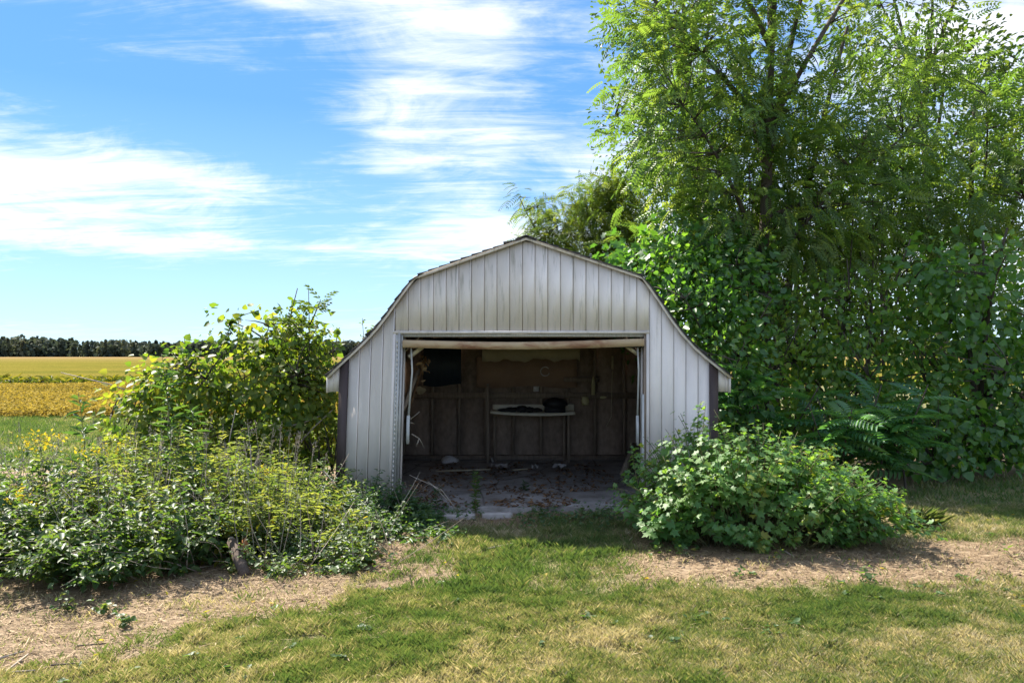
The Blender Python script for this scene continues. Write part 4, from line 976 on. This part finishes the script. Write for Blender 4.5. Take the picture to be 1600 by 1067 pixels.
def rightbush():
    r = rr_(301); stems = []
    for k in range(330):
        px = r.uniform(965, 1425); u = (px-965)/460
        topy = np.interp(px, [965, 1000, 1040, 1100, 1150, 1200, 1300, 1360, 1425], [790, 720, 690, 650, 668, 672, 705, 735, 800])
        Y = r.uniform(6.55, 8.15); cy = 7.35; edge = math.sqrt(max(0, 1-((Y-cy)/.95)**2))
        zt = EYE-(topy-HOR)/KPX*7.2; z = zt*(.30+.72*edge)*r.uniform(.68, 1.10)
        x = (px-800)/KPX*7.25
        b = np.array([2.25+(x-2.25)*.45+r.normal(0, .12), cy+(Y-cy)*.45+r.normal(0, .08), -.02]); stems.append((b, np.array([x, Y, max(.12, z)])))
    for k in range(80):
        th = r.uniform(0, 2*math.pi); b = np.array([2.3+.75*math.cos(th), 7.3+.45*math.sin(th), -.02]); stems.append((b, np.array([2.3+r.uniform(1.0, 1.42)*math.cos(th), 7.3+r.uniform(.6, .92)*math.sin(th), r.uniform(.10, .42)])))
    for px, py, Y in ((1005, 682, 7.7), (985, 690, 7.6), (1100, 645, 8.1), (1080, 665, 8.0), (1150, 655, 7.9)):
        t = at(px, py, Y); stems.append((np.array([t[0]*.75+.5, Y-.15, 0]), t))
    shrub('foreground_bush', 'rounded bush of glossy lobed leaves in front of the right doorpost', 'bush', (2.3, 7.3), stems, LOBED, 'lobed_leaf', .100, r, 20, .38, .007, 'stem', .50, .30, bend=.10, sag=.10, jitter=.03, out=.9, singles=300)
rightbush()
def tuft(px, py, label, seed, h=.26, n=170, name='grass_tuft'):
    r = rr_(seed); x, y = gp(px, py); mb = MB(); a = r.uniform(0, 6.28, n)
    scatter(mb, ovate(.032, .3, .7, .8, .004, .4), np.stack([r.normal(0, .05, n), r.normal(0, .04, n), 0*a], -1), np.stack([np.cos(a)*.6, np.sin(a)*.6, r.uniform(.6, 1.5, n)], -1), up_hint(n, r, .3), h*r.uniform(.6, 1.1, n), np.clip(r.normal(.25, .12, n), 0, 1), r)
    o = mb.build(name, M['grass']); o.location = (x, y, 0); tag(o, label, 'grass tuft')
def lawn_weeds():
    r = rr_(481); mb = MB(); n = 520
    y = np.sqrt(r.uniform(3.6**2, 8.2**2, n)); x = r.uniform(-1, 1, n)*(800/KPX*y*1.05); k = (fbm(x, y, 1.4, 95) > .52) & (soil_amount(x, y) < .5) & ~NOGRASS(x, y); x, y = x[k], y[k]
    for a, b in zip(x, y):
        m = int(r.integers(5, 11)); th = r.uniform(0, 6.28, m)
        scatter(mb, BROAD, np.stack([a+r.normal(0, .015, m), b+r.normal(0, .015, m), float(gz(np.array(a), np.array(b)))+.012+.015*r.random(m)], -1), np.stack([np.cos(th), np.sin(th), r.uniform(.0, .7, m)], -1), up_hint(m, r, .2), r.uniform(.022, .050, m), np.clip(r.normal(.35, .2, m), 0, 1), r)
    tag(mb.build('lawn_weeds', M['bramble_leaf']), 'small broad leaved weeds dotted through the lawn', 'weeds', kind='stuff')
    mb = MB(); n = 150; y = np.sqrt(r.uniform(3.6**2, 8.4**2, n)); x = r.uniform(-1, 1, n)*(800/KPX*y*1.05)
    scatter(mb, OVATE, np.stack([x, y, gz(x, y)+.025], -1), np.stack([r.normal(size=n), r.normal(size=n), r.normal(0, .2, n)], -1), up_hint(n, r, .4), r.uniform(.025, .055, n), np.clip(r.normal(.75, .25, n), 0, 1), r)
    tag(mb.build('fallen_leaves', M['yellow_leaf']), 'fallen yellow leaves scattered over lawn and soil', 'leaves', kind='stuff')
lawn_weeds()
tuft(1440, 825, 'tall grass tuft at the right end of the foreground bush', 1)

# ------------------------------------------------------------------ left side growth
tree('vine_thicket', 'sunlit thicket of yellow green heart shaped vine leaves left of the shed', 'thicket', (-3.4, 9.9), (-3.1, 9.8, 2.1), .035,
     [E(400, 600, 9.7, 110, .7, 90), E(300, 620, 9.5, 90, .6, 75), E(470, 610, 9.9, 60, .7, 90), E(240, 660, 9.3, 70, .5, 60), E(430, 690, 9.3, 100, .5, 60), E(330, 690, 9.2, 110, .5, 50), E(400, 525, 9.9, 60, .5, 40, .8), E(510, 580, 10.0, 30, .4, 60, .8), E(465, 520, 9.9, 55, .5, 40, 1.0), E(512, 640, 9.6, 26, .3, 75, 1.3), E(235, 645, 9.2, 50, .4, 50, 1.2), E(280, 610, 9.3, 70, .4, 60, 1.1), E(470, 600, 9.5, 60, .4, 80, 1.0), E(220, 700, 9.2, 60, .4, 50), E(390, 740, 9.2, 140, .4, 40, 1.6), E(490, 690, 9.6, 40, .4, 60, 1.2)],
     370, 22, HEART, 'vine_leaf', .082, rr_(401), hang=.55, shell=.45, spread=.16, droop=.55, n_limbs=10, hmin=.05, trunks=4, tmean=.56, zmin=.1, floor=.1, singles=260)
def sap(px, base_y, Y, toppx, topy, label, seed, name, leafn, size, lm, tplt, spread=.2, t0=.45, cat='sapling'):
    r = rr_(seed); b = at(px, base_y, Y); b[2] = -.02; t = at(toppx, topy, Y); stems = [(b, t)]
    for k in range(4):
        q = b+(t-b)*r.uniform(.5, .85); stems.append((q, q+np.array([r.normal(0, spread), r.normal(0, spread), r.uniform(.15, .35)])))
    shrub(name, label, cat, b, stems, tplt, lm, size, r, leafn, t0, .011, 'bark', .4, .05, bend=.04, sag=.0, up=1.0, taper=.35, singles=300 if tplt is ASH else 0, piece='frond')
sap(478, 700, 9.6, 482, 452, 'dark leaved ash sapling standing tallest above the vine thicket', 411, 'ash_sapling', 16, .30, 'ash_leaf', ASH)
sap(440, 700, 9.8, 425, 490, 'leafy sapling in the dense top of the vine thicket', 412, 'leafy_sapling', 26, .16, 'ash_leaf', OVATE, .26, .5)
sap(567, 700, 12.9, 566, 497, 'thin small leaved sapling showing above the left roof slope', 413, 'thin_sapling', 24, .10, 'dark_leaf', OVATE, .25, .55)
sap(390, 700, 9.6, 372, 500, 'slender vine clad shoot at the left top of the thicket', 414, 'vine_shoot', 16, .11, 'vine_leaf', HEART, .25, .4)
sap(305, 700, 9.4, 288, 528, 'slim shoot with a few round leaves rising left of the thicket', 415, 'vine_shoot', 9, .10, 'vine_leaf', HEART, .12, .4)
def archvine(mb):
    r = rr_(416); P = [at(345, 560, 9.5), at(352, 530, 9.5), at(362, 505, 9.5), at(380, 492, 9.5), at(405, 485, 9.5)]; mb.tube(P, .006, 4)
    P = np.array(P); t = r.random(26)*3.99; i = t.astype(int); q = P[i]+(P[i+1]-P[i])*(t-i)[:, None]
    scatter(mb, HEART, q, r.normal(size=(26, 3))*[1, 1, .4]-[0, 0, .4], up_hint(26, r, .6), r.uniform(.06, .12, 26), r.uniform(0, .5, 26), r)
one('arching_vine', M['ash_leaf'], archvine, 'thin vine arching over the left top of the thicket against the sky', 'vine')
def stalk(px, py_base, Y, toppx, topy, label, seed, n=70, size=.16, flower=0, group=None, name='goldenrod', lm='weed_leaf', taper=.45):
    r = rr_(seed); b = at(px, py_base, Y); b[2] = -.02; t = at(toppx, topy, Y)
    def fl(fb, stems): pass
    root = shrub(name, label, 'weed', b, [(b, t)], LANCE, lm, size, r, n, .15, .006, 'stem', .4, -.1, group, .03, 0, .9, .004, .8, taper=taper, singles=300 if size > .18 else 0)
    if flower:
        mb = MB(); P = t+r.normal(0, 1, (flower, 3))*[.11, .07, .055]; scatter(mb, OVATE, P, r.normal(size=(flower, 3)), r.normal(size=(flower, 3)), .036*r.uniform(.7, 1.3, flower), r.random(flower), r)
        o = mb.build('flower_head', M['flower'], root); o['kind'] = 'stuff'
gr = 'tall weed stalks on the left'
stalk(135, 900, 7.4, 122, 612, 'tall narrow leaved weed stalk standing alone against the golden field', 421, 80, .21, 0, gr, 'tall_weed', 'nettle_leaf')
stalk(262, 900, 7.5, 252, 552, 'tallest narrow leaved weed stalk at the left edge of the vine thicket', 422, 130, .22, 0, gr, 'tall_weed', 'nettle_leaf')
stalk(300, 900, 7.4, 300, 640, 'narrow leaved weed stalk in front of the vine thicket', 423, 90, .19, 0, gr, 'tall_weed', 'nettle_leaf')
g2 = 'goldenrods in flower'
stalk(70, 900, 7.0, 62, 690, 'goldenrod with the highest yellow flower head at the far left', 431, 60, .12, 100, g2)
stalk(20, 900, 6.6, 18, 780, 'goldenrod with yellow flowers low at the left edge of the photo', 432, 50, .11, 90, g2)
stalk(150, 900, 7.0, 152, 704, 'goldenrod with small faded yellow flowers beside the lone tall weed', 433, 60, .12, 40, g2)
stalk(425, 860, 7.6, 428, 735, 'goldenrod with few yellow flowers below the vine thicket', 434, 50, .11, 40, g2)
def mound():
    r = rr_(441); st = []
    for k in range(430):                                    # lance-leaved weeds
        px = r.uniform(-150, 520); Y = r.uniform(6.5, 8.4)
        topy = np.interp(px, [-150, 0, 60, 150, 300, 400, 460, 520], [775, 765, 740, 695, 672, 690, 715, 760])
        zt = (EYE-(topy-HOR)/KPX*7.4)*r.uniform(.55, 1.05)*min(1, .5+.5*(Y-6.3)); x = (px-800)/KPX*Y
        st.append((np.array([x+r.normal(0, .06), Y, -.01]), np.array([x+r.normal(.06, .16), Y+r.normal(0, .12), max(.2, zt)])))
    shrub('weed_thicket', 'mass of narrow leaved weeds filling the left foreground', 'weeds', (0, 0), st, LANCE, 'weed_leaf', .135, r, 44, .12, .004, 'stem', .45, .0, stuff=True, ang=.8, jitter=.006, bend=.05, sag=0)
    st = []
    for k in range(330):                                    # bramble shoots arching towards the lawn
        px = r.uniform(-160, 350); Y = r.uniform(float(np.interp(px, [150, 300], [5.62, 6.1])), 7.4); x = (px-800)/KPX*Y
        zt = r.uniform(.2, .78)*np.interp(Y, [5.6, 6.1, 7.3], [.4, .85, 1.25]); tip = np.array([x+r.normal(-.05, .2), Y-r.uniform(.05, .4), max(.05, zt)])
        st.append((np.array([x+r.normal(.1, .15), Y+r.uniform(.1, .4), 0]), tip))
    shrub('bramble_patch', 'dense arching brambles with small oval leaves at the lower left', 'brambles', (0, 0), st, OVATE, 'bramble_leaf', .096, r, 36, .1, .0045, 'dead_stem', .42, .2, stuff=True, bend=.15, sag=.25, jitter=.03)
    st = []
    for k in range(230):
        px = r.uniform(430, 690); Y = r.uniform(7.0, 8.45); x = (px-800)/KPX*Y
        zt = np.interp(px, [430, 520, 600, 640, 690], [.62, .60, .42, .26, .10])*np.interp(Y, [7.0, 7.5, 8.4], [.35, .8, 1.05])*r.uniform(.5, 1.05)
        st.append((np.array([x, Y, 0]), np.array([x+r.normal(0, .12), Y+r.normal(-.05, .1), max(.05, zt)])))
    shrub('nettle_patch', 'dark green nettle like weeds around the left front corner of the shed', 'weeds', (0, 0), st, ovate(.42, .28, .65, .7, .06, .2), 'nettle_leaf', .085, r, 34, .1, .004, 'stem', .4, .15, stuff=True, jitter=.02)
    st = []
    for k in range(210):
        px = r.uniform(370, 590); Y = r.uniform(6.05, 7.2); x = (px-800)/KPX*Y; zt = r.uniform(.08, .36)*np.interp(Y, [6, 6.4, 7.2], [.3, .8, 1.2])
        st.append((np.array([x, Y, 0]), np.array([x+r.normal(0, .14), Y+r.normal(-.05, .1), zt])))
    shrub('creeper_patch', 'low tangled creeping weeds right of the old log', 'weeds', (0, 0), st, BROAD, 'bramble_leaf', .060, r, 20, .1, .003, 'dead_stem', .55, .1, stuff=True, jitter=.03)
mound()
def drystalks():
    r = rr_(445); mb = MB()
    for k in range(190):
        px = r.uniform(-120, 640); Y = r.uniform(6.1, 8.2); x = (px-800)/KPX*Y; h = r.uniform(.25, 1.0)*np.interp(px, [-120, 420, 640], [1, .9, .55]); a = r.uniform(0, 6.28); l = r.uniform(.05, .7)
        mb.tube(curve((x, Y, .02), (x+l*math.cos(a), Y+l*math.sin(a), h), r, .08, 6), np.linspace(.0045, .0015, 6), 3, r.uniform(.3, 1))
    for k in range(130):
        px = r.uniform(-100, 470); Y = r.uniform(6.3, 8.4); x = (px-800)/KPX*Y; h = r.uniform(.55, 1.12); tip = np.array([x+r.normal(.05, .14), Y+r.normal(0, .1), h]); mb.tube(curve((x, Y, .02), tip, r, .04, 6), np.linspace(.003, .0012, 6), 3, r.uniform(.5, 1))
        m = 16; scatter(mb, LANCE, tip+np.stack([r.normal(0, .012, m), r.normal(0, .012, m), r.uniform(-.11, .02, m)], -1), np.stack([r.normal(0, .5, m), r.normal(0, .5, m), np.ones(m)], -1), up_hint(m, r, .6), r.uniform(.018, .035, m), r.uniform(.5, 1, m), r)
    tag(mb.build('dry_stalks', M['dead_stem']), 'thin dry stalks tangled through the weeds on the left', 'stalks', kind='stuff')
drystalks()
def yellowsap():
    r = rr_(451); st = []
    for k in range(9):
        t = at(r.uniform(505, 592), r.uniform(792, 850), 7.0+r.normal(0, .12)); st.append((np.array([-1.5+r.normal(0, .05), 7.05, 0]), t))
    shrub('yellow_sapling', 'small sapling with yellowing leaves in front of the dark weeds', 'sapling', (-1.5, 7.05), st, ovate(.32, .3, .68, .8, .05, .2), 'yellow_leaf', .10, r, 15, .45, .006, 'dead_stem', .3, .3, bend=.08, singles=300)
yellowsap()
def yl(px, py, Y, n, label, seed):
    r = rr_(seed); c = at(px, py, Y); mb = MB(); b = c.copy(); b[2] = 0; mb.tube([b, c], .005, 4)
    scatter(mb, BROAD, c+r.normal(0, .05, (n, 3)), r.normal(size=(n, 3))-[0, .3, .3], up_hint(n, r, .6), r.uniform(.05, .09, n), r.uniform(.5, 1, n), r)
    tag(mb.build('yellowed_shoot', M['yellow_leaf']), label, 'shoot', 'yellowed shoots beside the old log')
yl(353, 826, 6.5, 14, 'yellowed shoot highest of those above the old log', 1); yl(345, 868, 6.35, 9, 'yellowed shoot low and left of the old log', 2); yl(396, 816, 6.6, 5, 'yellowed shoot just right above the old log', 3)
lg = thing('old_log', tuple(at(372, 890, 6.2)), 'weathered grey log leaning among the weeds at the lower left', 'log')
mb = MB(); mb.tube([at(384, 899, 6.05), at(374, 875, 6.20), at(362, 846, 6.36)], [.042, .050, .040], 9); mb.build('trunk_piece', M['log'], lg, True)
mb = MB(); mb.tube([at(362, 846, 6.36), at(360, 841, 6.39)], [.038, .02], 9); mb.build('cut_end', M['dead_stem'], lg)
one('rusty_shard', M['rust'], lambda mb: blob(mb, at(381, 858, 6.38), .045, .02, .085, 77, 8, 6, .5), 'rusty orange shard beside the old log', 'shard')
# dead stalks and twigs
def tw(name, pts, rad_, label, cat='twig', mat='dead_stem', group=None): one(name, M[mat], twigs(pts, rad_), label, cat, group)
tw('dead_stalk', [[at(398, 800, 7.6), at(393, 740, 7.6), at(391, 695, 7.6)], [at(394, 735, 7.6), at(405, 712, 7.6)]], .010, 'upright pale dead stalk in front of the vine thicket', 'stalk')
tw('dead_stalk', [[at(352, 760, 8.8), at(358, 690, 8.8), at(368, 640, 8.8)], [at(356, 720, 8.8), at(350, 690, 8.8)]], .010, 'reddish brown dead stalk inside the vine thicket', 'stalk')
tw('dead_branch', [[at(455, 665, 9.2), at(475, 660, 9.2), at(500, 650, 9.2)], [at(470, 690, 9.2), at(490, 668, 9.2), at(520, 640, 9.3)]], .012, 'pale dead branch between the thicket and the shed corner', 'branch')
tw('dead_branch', [[at(205, 612, 9.4), at(170, 600, 9.4), at(95, 582, 9.4)], [at(200, 612, 9.4), at(262, 620, 9.4)]], .010, 'long thin bare branch reaching left over the golden field', 'branch')
tw('pale_twig', [[at(505, 735, 7.9), at(522, 755, 7.9), at(538, 776, 7.9)]], .008, 'pale bare twig lying over the dark weeds by the shed corner')
tw('pale_twig', [[at(600, 830, 7.3), at(615, 835, 7.3), at(632, 838, 7.3)], [at(590, 815, 7.3), at(615, 832, 7.3)]], .007, 'pale bare twig at the right end of the dark weeds')
tw('pale_twig', [[at(526, 866, 6.6), at(545, 840, 6.7), at(556, 818, 6.8)]], .007, 'pale bare twig under the yellow sapling')
tw('pale_twig', [[at(0, 812, 6.5), at(40, 800, 6.5), at(85, 782, 6.6)]], .006, 'bare twig over the weeds at the far left')
tw('pale_twig', [[at(40, 905, 6.0), at(80, 870, 6.1), at(120, 835, 6.3)], [at(80, 870, 6.1), at(96, 862, 6.1)]], .006, 'bare bramble cane crossing the oval leaves at the lower left')
tw('pale_twig', [[at(100, 935, 5.75), at(135, 900, 5.9), at(165, 865, 6.1)]], .006, 'bare bramble cane low above the soil at the lower left')
def gtw(pxs, rad_, label, mat='dead_stem'):
    P = []
    for px, py in pxs: x, y = gp(px, py); P.append((x, y, float(gz(np.array(x), np.array(y)))+.018))
    one('ground_stick', M[mat], lambda mb: mb.tube(P, np.linspace(rad_, rad_*.6, len(P)), 5, .8), label, 'stick', 'sticks lying on the bare soil')
gtw([(2, 1062), (22, 1045), (44, 1026)], .007, 'pale stick slanting at the bottom left corner'); gtw([(0, 1034), (38, 1022)], .008, 'short pale stick above the slanting one at the left edge')
gtw([(8, 1058), (55, 1054)], .006, 'pale stick lying level at the bottom left corner'); gtw([(80, 1045), (125, 1040)], .006, 'thin dark stick on the soil below the brambles', 'bark'); gtw([(120, 1010), (165, 1006)], .005, 'thin brown stick in the middle of the bare soil', 'bark')
gtw([(760, 857), (800, 850), (828, 842)], .008, 'pale stick lying on the turf in front of the doorway'); gtw([(1215, 858), (1240, 872)], .007, 'pale stick under the foreground bush')
# plants in the doorway
stalk(742, 806, 8.25, 744, 738, 'upright leafy green weed growing in the doorway', 461, 90, .075, 0, 'weeds in the doorway', 'doorway_weed', 'vine_leaf', .3)
stalk(684, 800, 8.4, 682, 764, 'small feathery green weed at the left of the doorway', 462, 60, .075, 0, 'weeds in the doorway', 'doorway_weed', 'nettle_leaf', .3)
stalk(822, 770, 9.6, 820, 752, 'tiny dark weed growing through the shed floor', 463, 30, .08, 0, 'weeds in the doorway', 'doorway_weed', 'nettle_leaf', .3)
tw('dead_stalk', [[at(716, 800, 8.3), at(690, 765, 8.4), at(640, 742, 8.5)], [at(700, 782, 8.35), at(676, 758, 8.4)], [at(690, 768, 8.4), at(668, 752, 8.4)]], .006, 'leaning dry weed stalk across the left of the doorway', 'stalk')
def brown():
    r = rr_(471); st = [(np.array([-1.12+r.normal(0, .1), 8.5, 0]), np.array([-1.02+r.normal(0, .12), 8.5+r.normal(0, .1), r.uniform(.15, .36)])) for k in range(16)]
    shrub('withered_weed', 'withered brown weed inside the left doorpost', 'weed', (-1.1, 8.5), st, LANCE, 'dry_leaf', .09, r, 16, .2, .004, 'dead_stem', .35, .3)
    st = []
    for k in range(120):
        px = r.choice([690, 720, 830, 850, 870, 900, 930, 950, 1060, 660]); x, y = gp(px+r.normal(0, 12), 814+r.normal(0, 8)); st.append((np.array([x, y, 0]), np.array([x+r.normal(0, .08), y+r.normal(0, .05), r.uniform(.05, .17)])))
    shrub('threshold_weeds', 'low green weeds along the broken front edge of the shed floor', 'weeds', (0, 0), st, BROAD, 'nettle_leaf', .05, r, 12, .1, .003, 'stem', .5, .1, stuff=True)
    st = []
    for k in range(26):
        px, py = [(118, 950), (175, 955), (205, 978), (1080, 868), (1150, 905), (1360, 912), (1440, 838), (1020, 862), (1215, 880), (1580, 868)][k % 10]; x, y = gp(px+r.normal(0, 8), py+r.normal(0, 3)); st.append((np.array([x, y, 0]), np.array([x+r.normal(0, .06), y+r.normal(0, .05), r.uniform(.04, .12)])))
    shrub('soil_weeds', 'scattered small green weeds on the bare soil', 'weeds', (0, 0), st, BROAD, 'bramble_leaf', .055, r, 10, .1, .003, 'stem', .4, .1, stuff=True)
brown()
